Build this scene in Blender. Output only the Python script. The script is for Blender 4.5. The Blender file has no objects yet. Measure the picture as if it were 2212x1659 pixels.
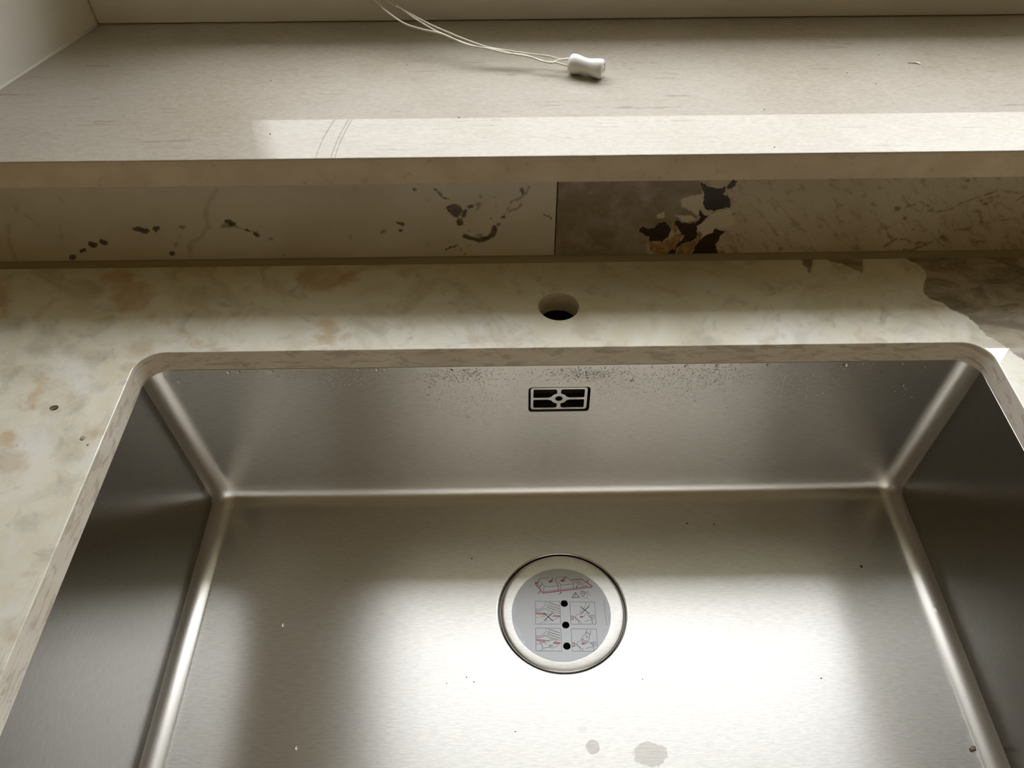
import bpy, bmesh, math, random
import numpy as np
from mathutils import Vector, Matrix
from mathutils.geometry import delaunay_2d_cdt

PI = math.pi
S = bpy.context.scene
COL = S.collection

EXPO = 0.42
SKY_S = 8.3
GLOW_P, GLOW_A = 2.0, 1.5
SKY_TOP = (1.0, 1.005, 1.08, 1); SKY_MID = (.665, .672, .735, 1); SKY_LOW = (.36, .38, .41, 1)
ROOM_COL = (.66, .57, .38)
SILL_A = (.36, .315, .245); SILL_B = (.41, .37, .30)
UP_A = (.47, .41, .30); UP_B = (.53, .475, .37)
UPR_A = (.44, .37, .26); UPR_B = (.50, .44, .33)
WT_A = (.74, .69, .51); WT_B = (.86, .83, .71)
WT_COAT = 1.48
ST_ROUGH, ST_ANISO, ST_ROT = .32, .9, .25
EAVE_Y, EAVE_Z = .90, 1.65
SW_ROUGH, SW_ANISO, SW_ROT = .21, 0.0, 0.0
NB_Y, NB_Z = 3.4, 2.6
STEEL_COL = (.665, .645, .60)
SIDE_SHADE_COL = (.34, .33, .31)
FILL_X, FILL_Y, FILL_Z, FILL_R, FILL_S = .1, -2.5, .75, .24, 2.5
TAS0 = (.01188, .23767); TAS1 = (.04164, .22505)

# ------------------------------------------------------------------ camera, sky, exposure
cam_d = bpy.data.cameras.new('camera'); cam = bpy.data.objects.new('camera', cam_d); COL.objects.link(cam)
CR = Vector((0.999890228, -0.014383154, -0.003557514)); CU = Vector((0.013364962, 0.771897007, 0.635607102)); CF = CR.cross(CU) * -1
M = Matrix((CR, CU, -CF)).transposed().to_4x4(); M.translation = Vector((-0.04429, -0.44610, 0.45558))
cam.matrix_world = M
cam_d.sensor_fit = 'HORIZONTAL'; cam_d.sensor_width = 36.0
cam_d.lens = 1662.55 / 2212 * 36
cam_d.shift_x = -9.94 / 2212; cam_d.shift_y = 65.95 / 2212
cam_d.clip_start = 0.02
S.camera = cam

S.view_settings.view_transform = 'Standard'; S.view_settings.look = 'None'
S.view_settings.gamma = 1; S.view_settings.use_curve_mapping = False
S.view_settings.exposure = EXPO
S.cycles.max_bounces = 12; S.cycles.diffuse_bounces = 5; S.cycles.glossy_bounces = 6; S.cycles.transmission_bounces = 8; S.cycles.transparent_max_bounces = 12
S.cycles.caustics_reflective = True; S.cycles.caustics_refractive = True
S.cycles.use_denoising = True
S.cycles.sample_clamp_indirect = 6

W = bpy.data.worlds.new('sky'); S.world = W; W.use_nodes = True
wn = W.node_tree; wn.nodes.clear()
def wnode(t, **k):
    n = wn.nodes.new(t)
    for a, b in k.items(): setattr(n, a, b)
    return n
wo = wnode('ShaderNodeOutputWorld'); bg = wnode('ShaderNodeBackground'); tc = wnode('ShaderNodeTexCoord')
sx = wnode('ShaderNodeSeparateXYZ'); cr = wnode('ShaderNodeValToRGB')
wn.links.new(tc.outputs['Generated'], sx.inputs[0]); wn.links.new(sx.outputs[2], cr.inputs[0])
cr.color_ramp.elements[0].position = 0.0; cr.color_ramp.elements[0].color = (.10, .11, .10, 1)
cr.color_ramp.elements[1].position = 1.0; cr.color_ramp.elements[1].color = SKY_TOP
e = cr.color_ramp.elements.new(0.03); e.color = SKY_LOW
e = cr.color_ramp.elements.new(0.5); e.color = SKY_MID
# the veiled sun: one broad glow in the cloud to the right of the window
vd = wnode('ShaderNodeVectorMath', operation='DOT_PRODUCT'); wn.links.new(tc.outputs['Generated'], vd.inputs[0]); vd.inputs[1].default_value = Vector((.62, .40, .68)).normalized()
m1 = wnode('ShaderNodeMath', operation='MAXIMUM'); wn.links.new(vd.outputs['Value'], m1.inputs[0]); m1.inputs[1].default_value = 0
m2 = wnode('ShaderNodeMath', operation='POWER'); wn.links.new(m1.outputs[0], m2.inputs[0]); m2.inputs[1].default_value = GLOW_P
m3 = wnode('ShaderNodeMath', operation='MULTIPLY_ADD'); wn.links.new(m2.outputs[0], m3.inputs[0]); m3.inputs[1].default_value = GLOW_A; m3.inputs[2].default_value = SKY_S
wn.links.new(cr.outputs[0], bg.inputs[0]); wn.links.new(m3.outputs[0], bg.inputs[1])
wn.links.new(bg.outputs[0], wo.inputs[0])

# portal guiding the sky light through the real window opening
pl = bpy.data.lights.new('window_portal', 'AREA'); pl.shape = 'RECTANGLE'; pl.size = 1.12; pl.size_y = 1.06
pl.cycles.is_portal = True
po = bpy.data.objects.new('window_portal', pl); po.location = (.2125, .43, .74); po.rotation_euler = (-PI / 2, 0, 0); COL.objects.link(po)

# measured outlines of stains, veins, print and drops (mm on their own surface)
SL_DARK=[[[-451.9,3.7],[-452.5,3.1],[-453.5,2.8],[-454.5,2.8],[-455.2,3.2],[-455.3,3.7],[-454.7,4.2],[-453.7,4.5],[-452.7,4.5],[-452.0,4.2]],[[-436.5,10.2],[-437.5,8.5],[-439.6,7.1],[-441.9,6.4],[-443.5,6.8],[-443.9,8.1],[-442.8,9.8],[-440.7,11.3],[-438.5,11.9],[-436.8,11.5]],[[-423.3,18.6],[-424.2,16.9],[-426.3,15.0],[-429.0,13.9],[-431.0,13.8],[-431.7,14.8],[-430.8,16.5],[-428.7,18.4],[-426.1,19.5],[-424.0,19.6]],[[-412.5,21.4],[-414.5,19.8],[-417.1,19.3],[-419.4,20.3],[-420.5,22.2],[-420.0,24.4],[-418.0,26.1],[-415.4,26.5],[-413.1,25.6],[-412.0,23.6]],[[-402.7,23.6],[-404.5,22.4],[-406.6,22.4],[-408.2,23.7],[-408.7,25.7],[-407.9,27.7],[-406.2,28.9],[-404.1,28.9],[-402.4,27.6],[-401.9,25.6]],[[-363.9,38.4],[-365.7,37.0],[-369.0,36.5],[-372.6,37.0],[-375.0,38.2],[-375.5,39.8],[-373.7,41.1],[-370.4,41.6],[-366.9,41.2],[-364.4,39.9]],[[-360.6,37.0],[-362.0,35.2],[-364.3,34.2],[-366.6,34.2],[-368.1,35.3],[-368.2,37.1],[-366.8,38.8],[-364.5,39.9],[-362.2,39.8],[-360.7,38.7]],[[-350.1,40.6],[-350.9,39.0],[-352.6,37.7],[-354.6,37.1],[-356.1,37.5],[-356.5,38.8],[-355.6,40.4],[-353.9,41.7],[-351.9,42.2],[-350.5,41.8]],[[-346.2,12.2],[-347.3,10.5],[-349.1,9.5],[-350.8,9.6],[-351.8,10.6],[-351.8,12.2],[-350.7,13.9],[-348.9,14.9],[-347.2,14.8],[-346.2,13.8]],[[-284.9,46.7],[-285.8,45.8],[-287.7,45.2],[-289.7,45.2],[-291.2,45.9],[-291.6,46.8],[-290.7,47.8],[-288.8,48.3],[-286.8,48.3],[-285.3,47.7]],[[-282.5,43.4],[-283.6,41.7],[-285.6,40.7],[-287.7,40.7],[-289.1,41.8],[-289.2,43.5],[-288.1,45.2],[-286.1,46.3],[-284.0,46.2],[-282.6,45.2]],[[-265.4,30.1],[-266.9,29.1],[-268.7,29.4],[-270.3,30.8],[-270.9,32.7],[-270.4,34.5],[-268.9,35.4],[-267.0,35.1],[-265.5,33.8],[-264.9,31.8]],[[-284.8,39.9],[-269.4,33.5],[-268.6,35.1],[-283.9,41.4]],[[-84.4,54.1],[-86.3,51.0],[-90.0,49.7],[-94.0,50.6],[-96.8,53.4],[-97.3,57.0],[-95.4,60.0],[-91.7,61.3],[-87.7,60.4],[-84.9,57.7]],[[-91.0,57.1],[-91.9,55.1],[-93.8,53.9],[-96.1,53.9],[-97.9,55.2],[-98.5,57.2],[-97.6,59.3],[-95.7,60.5],[-93.4,60.5],[-91.6,59.2]],[[-87.6,49.9],[-88.3,48.4],[-89.8,47.5],[-91.6,47.5],[-93.1,48.5],[-93.5,50.0],[-92.8,51.5],[-91.3,52.4],[-89.5,52.4],[-88.1,51.4]],[[-81.1,50.8],[-82.2,48.4],[-83.6,47.1],[-84.9,47.5],[-85.5,49.5],[-85.1,52.2],[-84.0,54.5],[-82.6,55.8],[-81.3,55.3],[-80.7,53.4]],[[-84.5,42.6],[-85.2,40.5],[-86.6,39.2],[-88.3,39.2],[-89.6,40.5],[-89.9,42.6],[-89.3,44.8],[-87.9,46.0],[-86.2,46.0],[-84.9,44.7]],[[-54.9,32.8],[-55.9,28.7],[-57.5,26.3],[-59.2,26.5],[-60.3,29.2],[-60.4,33.4],[-59.5,37.4],[-57.9,39.8],[-56.2,39.6],[-55.1,36.9]],[[-51.2,39.3],[-51.6,38.4],[-52.6,37.9],[-53.8,37.9],[-54.7,38.5],[-55.1,39.4],[-54.7,40.2],[-53.7,40.7],[-52.5,40.7],[-51.6,40.2]],[[-87.9,3.1],[-88.6,2.3],[-90.2,1.8],[-92.1,1.8],[-93.6,2.4],[-94.1,3.2],[-93.5,4.0],[-91.9,4.5],[-90.0,4.5],[-88.5,4.0]],[[-121.5,76.4],[-122.0,75.4],[-123.0,74.7],[-124.1,74.7],[-124.9,75.4],[-125.2,76.5],[-124.7,77.5],[-123.7,78.2],[-122.6,78.2],[-121.8,77.5]],[[-46.5,47.2],[-47.1,46.1],[-48.6,45.4],[-50.4,45.4],[-51.9,46.2],[-52.4,47.3],[-51.9,48.5],[-50.4,49.1],[-48.5,49.1],[-47.1,48.4]],[[-135.3,40.9],[-136.5,40.0],[-138.8,39.9],[-141.4,40.6],[-143.3,41.9],[-143.8,43.2],[-142.7,44.1],[-140.3,44.2],[-137.7,43.5],[-135.8,42.2]],[[-138.0,34.4],[-138.6,33.4],[-139.7,32.9],[-141.1,32.9],[-142.1,33.5],[-142.4,34.5],[-141.9,35.5],[-140.7,36.0],[-139.4,36.0],[-138.3,35.4]],[[-59.4,64.6],[-59.5,64.0],[-59.9,63.7],[-60.4,63.7],[-60.8,64.0],[-60.9,64.6],[-60.8,65.1],[-60.4,65.5],[-59.9,65.4],[-59.5,65.1]],[[-55.5,67.3],[-55.7,66.7],[-56.2,66.3],[-56.9,66.3],[-57.4,66.7],[-57.6,67.3],[-57.4,68.0],[-56.8,68.3],[-56.2,68.3],[-55.6,67.9]],[[-84.0,8.0],[-84.2,7.5],[-84.6,7.2],[-85.1,7.2],[-85.5,7.5],[-85.7,8.1],[-85.5,8.6],[-85.0,8.9],[-84.5,8.9],[-84.1,8.5]],[[-74.4,58.5],[-75.1,57.2],[-76.6,56.4],[-78.4,56.4],[-79.8,57.3],[-80.3,58.6],[-79.7,59.9],[-78.2,60.6],[-76.4,60.6],[-74.9,59.8]],[[-86.2,27.0],[-78.2,22.4],[-76.6,26.4],[-84.5,31.0]],[[-79.9,23.1],[-71.0,20.3],[-70.0,24.6],[-78.9,27.4]],[[-72.1,20.3],[-61.6,24.2],[-62.5,28.4],[-73.0,24.5]],[[-63.0,23.3],[-57.7,27.9],[-59.7,31.5],[-65.0,27.0]],[[-107.8,76.4],[-102.6,70.2],[-101.3,71.6],[-106.5,77.8]],[[-103.3,71.2],[-100.4,66.3],[-99.0,67.6],[-101.8,72.4]],[[-100.7,66.6],[-95.2,65.2],[-94.7,67.1],[-100.2,68.5]],[[-102.3,12.1],[-95.6,15.0],[-96.0,16.8],[-102.7,13.9]],[[-96.6,14.7],[-90.0,16.6],[-90.2,18.5],[-96.8,16.5]],[[-91.5,17.4],[-88.5,11.1],[-87.2,12.2],[-90.1,18.4]],[[-13.9,48.7],[-9.7,46.7],[-9.2,48.3],[-13.4,50.4]],[[-10.7,47.5],[-7.5,43.7],[-6.5,45.0],[-9.6,48.7]],[[-35.1,77.1],[-33.3,69.0],[-30.5,69.8],[-32.3,77.8]]]
SL_MID=[[[-327.3,40.8],[-328.3,39.6],[-330.2,38.9],[-332.2,39.0],[-333.5,39.7],[-333.8,40.9],[-332.8,42.0],[-330.9,42.7],[-328.9,42.7],[-327.5,41.9]],[[-335.0,30.9],[-335.5,30.2],[-336.2,29.8],[-337.0,29.8],[-337.4,30.3],[-337.4,30.9],[-337.0,31.6],[-336.2,32.0],[-335.5,32.0],[-335.0,31.6]],[[-340.4,22.0],[-341.1,20.8],[-342.4,20.0],[-343.6,20.1],[-344.3,20.8],[-344.2,22.0],[-343.4,23.2],[-342.2,24.0],[-341.0,23.9],[-340.3,23.2]],[[-292.1,41.4],[-293.0,40.1],[-294.4,39.3],[-295.9,39.3],[-296.9,40.1],[-296.9,41.5],[-296.1,42.8],[-294.6,43.7],[-293.1,43.6],[-292.2,42.8]],[[-254.8,26.0],[-255.8,25.1],[-257.2,24.9],[-258.5,25.6],[-259.2,26.8],[-258.9,28.1],[-257.9,29.0],[-256.5,29.2],[-255.3,28.5],[-254.6,27.3]],[[-247.6,8.7],[-248.2,7.8],[-249.3,7.2],[-250.5,7.3],[-251.3,7.9],[-251.5,8.8],[-250.9,9.7],[-249.8,10.3],[-248.6,10.3],[-247.7,9.7]],[[-285.1,43.8],[-286.6,41.3],[-289.0,39.8],[-291.5,39.8],[-293.1,41.4],[-293.1,43.9],[-291.6,46.4],[-289.2,47.9],[-286.7,47.8],[-285.1,46.3]],[[-67.3,60.8],[-67.9,59.3],[-69.2,58.4],[-70.9,58.4],[-72.2,59.3],[-72.6,60.8],[-72.0,62.3],[-70.7,63.2],[-69.0,63.2],[-67.8,62.2]],[[-70.6,56.1],[-70.8,54.8],[-71.3,54.0],[-71.9,54.0],[-72.3,54.8],[-72.4,56.1],[-72.2,57.4],[-71.7,58.2],[-71.1,58.2],[-70.7,57.4]],[[-67.3,68.5],[-67.5,67.8],[-68.0,67.4],[-68.7,67.4],[-69.2,67.8],[-69.4,68.6],[-69.1,69.3],[-68.6,69.7],[-67.9,69.7],[-67.4,69.3]],[[-58.3,45.9],[-58.6,45.2],[-59.5,44.7],[-60.6,44.7],[-61.5,45.2],[-61.8,46.0],[-61.4,46.8],[-60.5,47.2],[-59.5,47.2],[-58.6,46.7]],[[-67.3,28.2],[-68.0,26.8],[-69.7,26.0],[-71.7,26.0],[-73.3,26.9],[-73.9,28.3],[-73.2,29.7],[-71.5,30.5],[-69.5,30.5],[-67.9,29.6]],[[-78.2,33.4],[-78.5,32.4],[-79.2,31.8],[-80.1,31.8],[-80.7,32.4],[-80.9,33.4],[-80.6,34.4],[-79.9,35.0],[-79.1,35.0],[-78.4,34.4]],[[-152.7,34.7],[-153.1,33.3],[-154.7,31.9],[-156.7,31.1],[-158.4,31.2],[-159.2,32.0],[-158.8,33.4],[-157.2,34.7],[-155.2,35.5],[-153.5,35.5]],[[-51.3,69.9],[-51.4,69.4],[-51.7,69.1],[-52.0,69.1],[-52.3,69.4],[-52.4,69.9],[-52.3,70.3],[-52.0,70.6],[-51.7,70.6],[-51.4,70.3]],[[-184.4,27.4],[-184.9,25.8],[-185.7,24.8],[-186.5,24.8],[-186.9,25.8],[-186.9,27.4],[-186.4,29.0],[-185.6,29.9],[-184.9,29.9],[-184.4,28.9]],[[-48.4,46.7],[-43.1,58.9],[-44.6,59.9],[-50.0,47.7]],[[-45.2,51.4],[-36.4,54.5],[-37.1,57.2],[-45.9,54.1]],[[-37.1,54.0],[-31.7,60.7],[-33.4,62.7],[-38.8,56.0]],[[-43.6,61.3],[-31.8,66.7],[-32.6,69.0],[-44.4,63.7]],[[-32.6,66.2],[-29.0,69.9],[-30.4,71.7],[-34.0,68.0]],[[-29.5,69.1],[-25.8,78.0],[-27.6,79.1],[-31.4,70.2]],[[-89.4,12.4],[-88.3,4.5],[-87.2,4.8],[-88.3,12.7]]]
SL_LIGHT=[[[-288.8,81.1],[-301.0,66.3],[-298.7,64.2],[-286.5,79.1]],[[-299.8,68.0],[-307.9,53.2],[-304.9,52.0],[-296.9,66.9]],[[-307.4,54.6],[-309.6,39.2],[-305.9,40.0],[-303.8,55.4]],[[-307.6,43.2],[-320.6,29.7],[-318.7,26.9],[-305.6,40.5]],[[-317.9,31.9],[-331.2,23.9],[-330.6,20.1],[-317.2,28.1]],[[-331.1,24.0],[-336.6,7.5],[-333.0,7.4],[-327.6,24.0]],[[-481.3,45.9],[-491.1,23.8],[-488.0,24.1],[-478.2,46.1]],[[-490.7,25.3],[-493.6,5.8],[-490.0,7.4],[-487.2,26.8]],[[-461.4,54.5],[-454.1,43.7],[-451.6,46.0],[-458.9,56.8]],[[-424.9,74.0],[-423.8,65.3],[-421.7,66.5],[-422.9,75.2]],[[-465.4,64.2],[-466.3,58.5],[-463.3,59.6],[-462.4,65.3]],[[-436.3,44.7],[-440.7,30.3],[-438.9,30.7],[-434.6,45.0]],[[-170.5,77.5],[-171.1,76.5],[-172.2,75.8],[-173.5,75.9],[-174.4,76.5],[-174.7,77.6],[-174.1,78.7],[-173.0,79.3],[-171.7,79.3],[-170.7,78.6]],[[-112.3,66.1],[-112.7,65.3],[-113.5,64.9],[-114.5,64.9],[-115.3,65.4],[-115.5,66.1],[-115.1,66.8],[-114.3,67.3],[-113.3,67.2],[-112.6,66.8]],[[-21.8,26.3],[-22.2,25.5],[-23.1,25.1],[-24.3,25.1],[-25.3,25.6],[-25.7,26.4],[-25.3,27.2],[-24.3,27.7],[-23.1,27.6],[-22.2,27.1]],[[-79.1,17.2],[-79.5,16.7],[-80.3,16.4],[-81.4,16.4],[-82.2,16.8],[-82.5,17.3],[-82.1,17.8],[-81.3,18.1],[-80.3,18.1],[-79.4,17.7]],[[-55.8,63.4],[-56.2,57.9],[-55.2,57.8],[-54.7,63.3]],[[-119.8,18.8],[-114.8,16.6],[-114.1,18.5],[-119.0,20.7]]]
SR_DARK=[[[116.5,80.1],[120.8,78.8],[125.5,75.5],[132.3,74.0],[139.2,74.3],[140.2,71.5],[137.6,68.2],[142.0,66.7],[145.1,63.8],[147.8,54.9],[139.0,53.1],[133.5,51.2],[127.3,52.7],[123.3,56.2],[122.2,67.0],[119.5,72.7]],[[136.3,74.4],[139.8,77.2],[141.7,79.9],[144.4,82.2],[147.5,80.8],[146.5,76.1],[143.8,73.8],[139.7,73.9]],[[117.3,55.3],[123.6,50.3],[127.6,46.7],[130.9,47.2],[127.6,42.2],[123.3,38.2],[121.7,37.2],[119.7,39.2],[122.9,44.8]],[[100.8,40.5],[104.0,42.0],[107.9,38.4],[119.7,39.2],[122.9,33.0],[124.0,24.6],[122.3,19.3],[116.4,18.3],[111.4,17.3],[108.0,10.9],[108.4,2.6],[97.4,2.8],[100.7,7.1],[106.1,12.0],[109.3,19.5],[113.5,25.3],[109.8,26.9],[104.5,33.3]],[[71.4,34.8],[74.2,36.3],[77.1,33.7],[83.2,33.1],[87.5,38.7],[92.4,40.4],[97.8,35.4],[98.6,27.1],[93.7,19.2],[80.6,19.9],[80.9,24.2],[75.3,27.4],[71.5,30.6]],[[120.9,2.4],[123.1,9.6],[125.5,16.0],[126.3,21.4],[132.4,25.5],[137.0,28.6],[137.4,33.3],[140.0,33.3],[141.8,30.6],[147.1,29.5],[145.0,23.2],[142.5,13.6],[146.5,7.0],[146.5,2.6]]]
SR_OCHRE=[[[76.5,25.3],[81.6,18.8],[94.6,18.6],[102.9,27.0],[111.5,26.9],[108.0,16.3],[105.4,10.9],[99.6,2.7],[85.8,6.8],[81.3,14.5]],[[109.2,3.2],[108.4,14.1],[116.5,17.8],[123.2,19.3],[122.9,30.9],[128.8,26.6],[126.5,20.3],[123.1,9.6],[120.9,2.4]],[[146.3,8.1],[149.7,8.6],[154.5,2.5],[146.5,2.6]],[[97.9,37.5],[100.7,41.5],[105.7,31.2],[102.6,29.1]]]
SR_CREAM=[[[103.1,63.4],[111.5,67.1],[121.0,68.9],[124.0,57.2],[121.4,53.3],[121.1,45.3],[114.2,51.4],[105.2,55.5]],[[122.1,35.1],[129.3,42.2],[132.6,47.2],[139.4,51.1],[148.2,52.9],[155.9,36.7],[146.5,32.7],[139.4,33.8],[137.0,28.6],[129.2,24.5]],[[84.4,48.8],[90.0,50.8],[91.6,45.7],[86.0,43.8]],[[99.7,47.6],[113.2,47.4],[119.8,43.3],[117.8,40.3],[107.6,40.4]]]
SR_GREY=[[[-7.4,87.4],[115.5,85.8],[121.4,67.0],[122.0,45.3],[118.3,37.2],[80.0,31.5],[80.6,-0.9],[-4.5,0.4]]]
SR_VEIN=[[[321.8,48.4],[329.1,46.4],[328.8,47.6],[321.5,49.6]],[[328.7,46.4],[340.9,49.5],[340.2,50.7],[327.9,47.7]],[[340.6,49.3],[347.6,55.8],[346.6,56.9],[339.6,50.4]],[[347.1,55.4],[359.7,62.3],[358.8,63.5],[346.2,56.6]],[[359.2,62.1],[369.4,66.2],[368.5,67.3],[358.3,63.2]],[[368.9,66.0],[376.0,69.1],[375.1,70.3],[368.0,67.1]],[[375.0,69.2],[384.2,65.7],[384.0,66.9],[374.9,70.3]],[[383.7,65.8],[399.4,65.6],[398.8,66.8],[383.1,67.0]],[[311.0,57.6],[318.6,54.4],[318.6,55.6],[310.9,58.7]],[[317.8,55.0],[326.9,48.1],[327.2,49.0],[318.1,55.9]],[[360.5,46.0],[367.8,47.4],[366.7,49.2],[359.4,47.8]],[[365.9,48.5],[371.7,40.4],[372.9,40.9],[367.1,49.0]],[[370.9,41.8],[374.0,33.5],[375.7,33.3],[372.5,41.6]],[[382.8,34.7],[384.5,39.4],[383.5,40.2],[381.7,35.5]],[[383.8,39.1],[395.9,37.4],[395.4,38.5],[383.4,40.2]],[[395.5,37.4],[402.1,39.6],[401.3,40.7],[394.7,38.5]],[[370.8,55.4],[370.7,54.4],[369.7,53.8],[368.1,53.9],[366.6,54.5],[365.6,55.5],[365.6,56.4],[366.7,57.0],[368.2,57.0],[369.8,56.4]],[[296.5,51.7],[296.5,50.4],[295.4,49.6],[293.6,49.7],[291.9,50.5],[290.9,51.8],[290.9,53.1],[292.0,53.9],[293.8,53.9],[295.5,53.1]],[[288.2,32.5],[296.1,22.3],[297.4,23.4],[289.6,33.5]],[[295.3,23.2],[300.0,19.1],[300.8,20.8],[296.0,24.8]],[[298.1,9.0],[303.6,18.6],[302.3,19.9],[296.7,10.3]],[[302.6,18.2],[316.2,16.4],[315.7,18.0],[302.1,19.8]],[[315.2,16.7],[323.4,13.2],[323.3,14.7],[315.1,18.2]],[[322.8,13.3],[338.3,13.1],[337.7,14.8],[322.1,15.0]],[[338.2,13.0],[339.4,15.9],[337.9,17.1],[336.7,14.2]],[[310.9,5.9],[324.5,4.8],[323.9,6.7],[310.3,7.7]],[[324.0,4.7],[332.7,9.6],[331.5,11.3],[322.8,6.5]],[[332.1,9.2],[338.5,13.3],[337.3,15.0],[330.8,10.9]],[[362.4,40.1],[368.6,30.7],[369.4,31.0],[363.2,40.4]],[[368.7,31.8],[361.6,30.4],[362.3,29.2],[369.4,30.7]],[[269.3,56.7],[273.8,54.1],[274.1,55.5],[269.5,58.1]],[[300.4,52.8],[308.2,54.9],[307.7,55.8],[299.9,53.8]],[[343.6,20.7],[351.6,14.2],[352.8,17.4],[344.9,23.8]],[[360.8,62.9],[363.9,57.6],[364.6,57.8],[361.5,63.0]],[[364.3,57.5],[370.2,61.7],[369.6,62.4],[363.6,58.2]],[[369.8,61.5],[377.7,62.8],[377.2,63.6],[369.3,62.3]],[[393.0,57.0],[398.7,62.6],[397.9,63.4],[392.2,57.8]],[[270.0,12.2],[273.7,6.2],[275.3,7.0],[271.6,13.0]],[[318.1,29.0],[318.0,28.3],[317.3,27.9],[316.3,27.9],[315.3,28.4],[314.7,29.1],[314.7,29.8],[315.4,30.2],[316.4,30.2],[317.5,29.7]],[[305.6,41.4],[305.8,40.2],[305.5,39.5],[304.7,39.5],[303.9,40.3],[303.2,41.4],[303.0,42.6],[303.3,43.3],[304.0,43.3],[304.9,42.6]],[[344.8,78.8],[344.7,78.0],[343.8,77.6],[342.4,77.6],[341.0,78.1],[340.2,78.9],[340.3,79.6],[341.2,80.1],[342.6,80.1],[344.0,79.6]],[[309.5,79.3],[309.1,78.7],[307.5,78.3],[305.4,78.3],[303.6,78.7],[302.7,79.4],[303.1,80.0],[304.6,80.3],[306.7,80.3],[308.6,79.9]],[[367.7,28.3],[366.6,27.6],[363.2,27.3],[358.7,27.3],[354.9,27.8],[353.2,28.5],[354.3,29.2],[357.7,29.6],[362.2,29.5],[366.0,29.0]],[[390.9,14.7],[389.9,13.9],[386.5,13.4],[381.9,13.5],[378.0,14.1],[376.2,14.9],[377.2,15.7],[380.7,16.1],[385.2,16.0],[389.2,15.5]],[[140.0,48.1],[145.2,47.0],[152.7,49.4],[150.3,42.9],[149.1,36.8],[144.6,41.9]],[[204.1,9.4],[204.1,8.3],[203.6,7.6],[202.7,7.6],[201.8,8.3],[201.2,9.5],[201.2,10.6],[201.7,11.3],[202.6,11.3],[203.5,10.6]]]
WT_DARK=[[[220.5,113.4],[235.9,113.1],[230.4,101.4],[229.7,84.7],[224.5,90.3],[225.0,99.6]],[[242.2,113.6],[280.3,112.8],[275.7,91.2],[272.7,87.6],[265.8,97.0],[257.7,102.8],[246.0,104.9]],[[311.1,116.1],[319.9,105.4],[327.7,99.6],[331.5,82.8],[322.4,73.9],[320.4,61.6],[320.9,52.9],[328.9,49.3],[337.9,38.9],[346.2,30.4],[351.1,14.1],[356.7,2.9],[363.9,-6.6],[370.5,-21.9],[439.8,-23.1],[508.3,112.4]]]
WT_OCHRE=[[[-356.7,69.3],[-356.7,55.9],[-364.4,48.0],[-376.8,48.2],[-389.4,56.5],[-397.5,70.0],[-398.0,83.7],[-390.3,92.2],[-377.4,91.9],[-364.5,83.1]],[[-380.4,94.4],[-381.2,86.3],[-387.9,81.5],[-398.1,81.7],[-408.0,86.8],[-413.9,95.1],[-413.4,103.3],[-406.6,108.3],[-396.1,108.1],[-386.1,102.8]],[[-347.9,43.7],[-348.1,40.7],[-350.3,38.9],[-353.7,38.9],[-357.1,40.9],[-359.0,43.9],[-358.8,47.0],[-356.6,48.9],[-353.1,48.8],[-349.8,46.8]],[[-182.2,90.8],[-186.5,80.5],[-200.1,74.5],[-217.9,74.8],[-233.3,81.4],[-240.6,91.8],[-236.7,102.3],[-223.0,108.6],[-204.7,108.3],[-189.1,101.4]],[[-187.4,28.3],[-188.5,21.1],[-193.4,16.8],[-200.1,16.9],[-206.2,21.5],[-209.4,28.7],[-208.4,36.0],[-203.5,40.5],[-196.6,40.4],[-190.5,35.7]],[[-191.4,11.8],[-192.1,4.9],[-195.7,0.7],[-200.9,0.8],[-205.7,5.1],[-208.4,12.1],[-207.9,19.2],[-204.3,23.6],[-198.9,23.5],[-194.0,19.0]],[[-417.8,-81.0],[-414.2,-87.6],[-414.2,-93.7],[-417.6,-97.1],[-423.2,-96.6],[-428.8,-92.3],[-432.5,-85.8],[-432.6,-79.6],[-429.2,-76.0],[-423.5,-76.6]],[[-98.5,98.8],[-100.1,95.8],[-104.6,94.0],[-110.3,94.1],[-115.0,96.1],[-117.0,99.1],[-115.4,102.1],[-110.8,103.9],[-105.1,103.8],[-100.4,101.8]],[[-480.9,65.5],[-476.9,51.6],[-477.4,43.2],[-482.4,43.3],[-489.9,51.8],[-497.2,65.8],[-501.6,80.2],[-501.2,89.2],[-496.1,89.1],[-488.3,79.9]],[[-423.1,-23.2],[-413.4,-27.4],[-412.0,-38.3],[-413.4,-51.7],[-413.4,-58.3],[-425.0,-56.2],[-424.0,-42.9]],[[-350.1,37.7],[-316.3,15.7],[-315.6,21.5],[-349.6,43.8]],[[-319.4,18.0],[-302.2,4.7],[-301.0,10.0],[-318.3,23.4]],[[-304.8,6.4],[-284.1,-6.2],[-283.4,-0.6],[-304.2,12.2]]]
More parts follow.
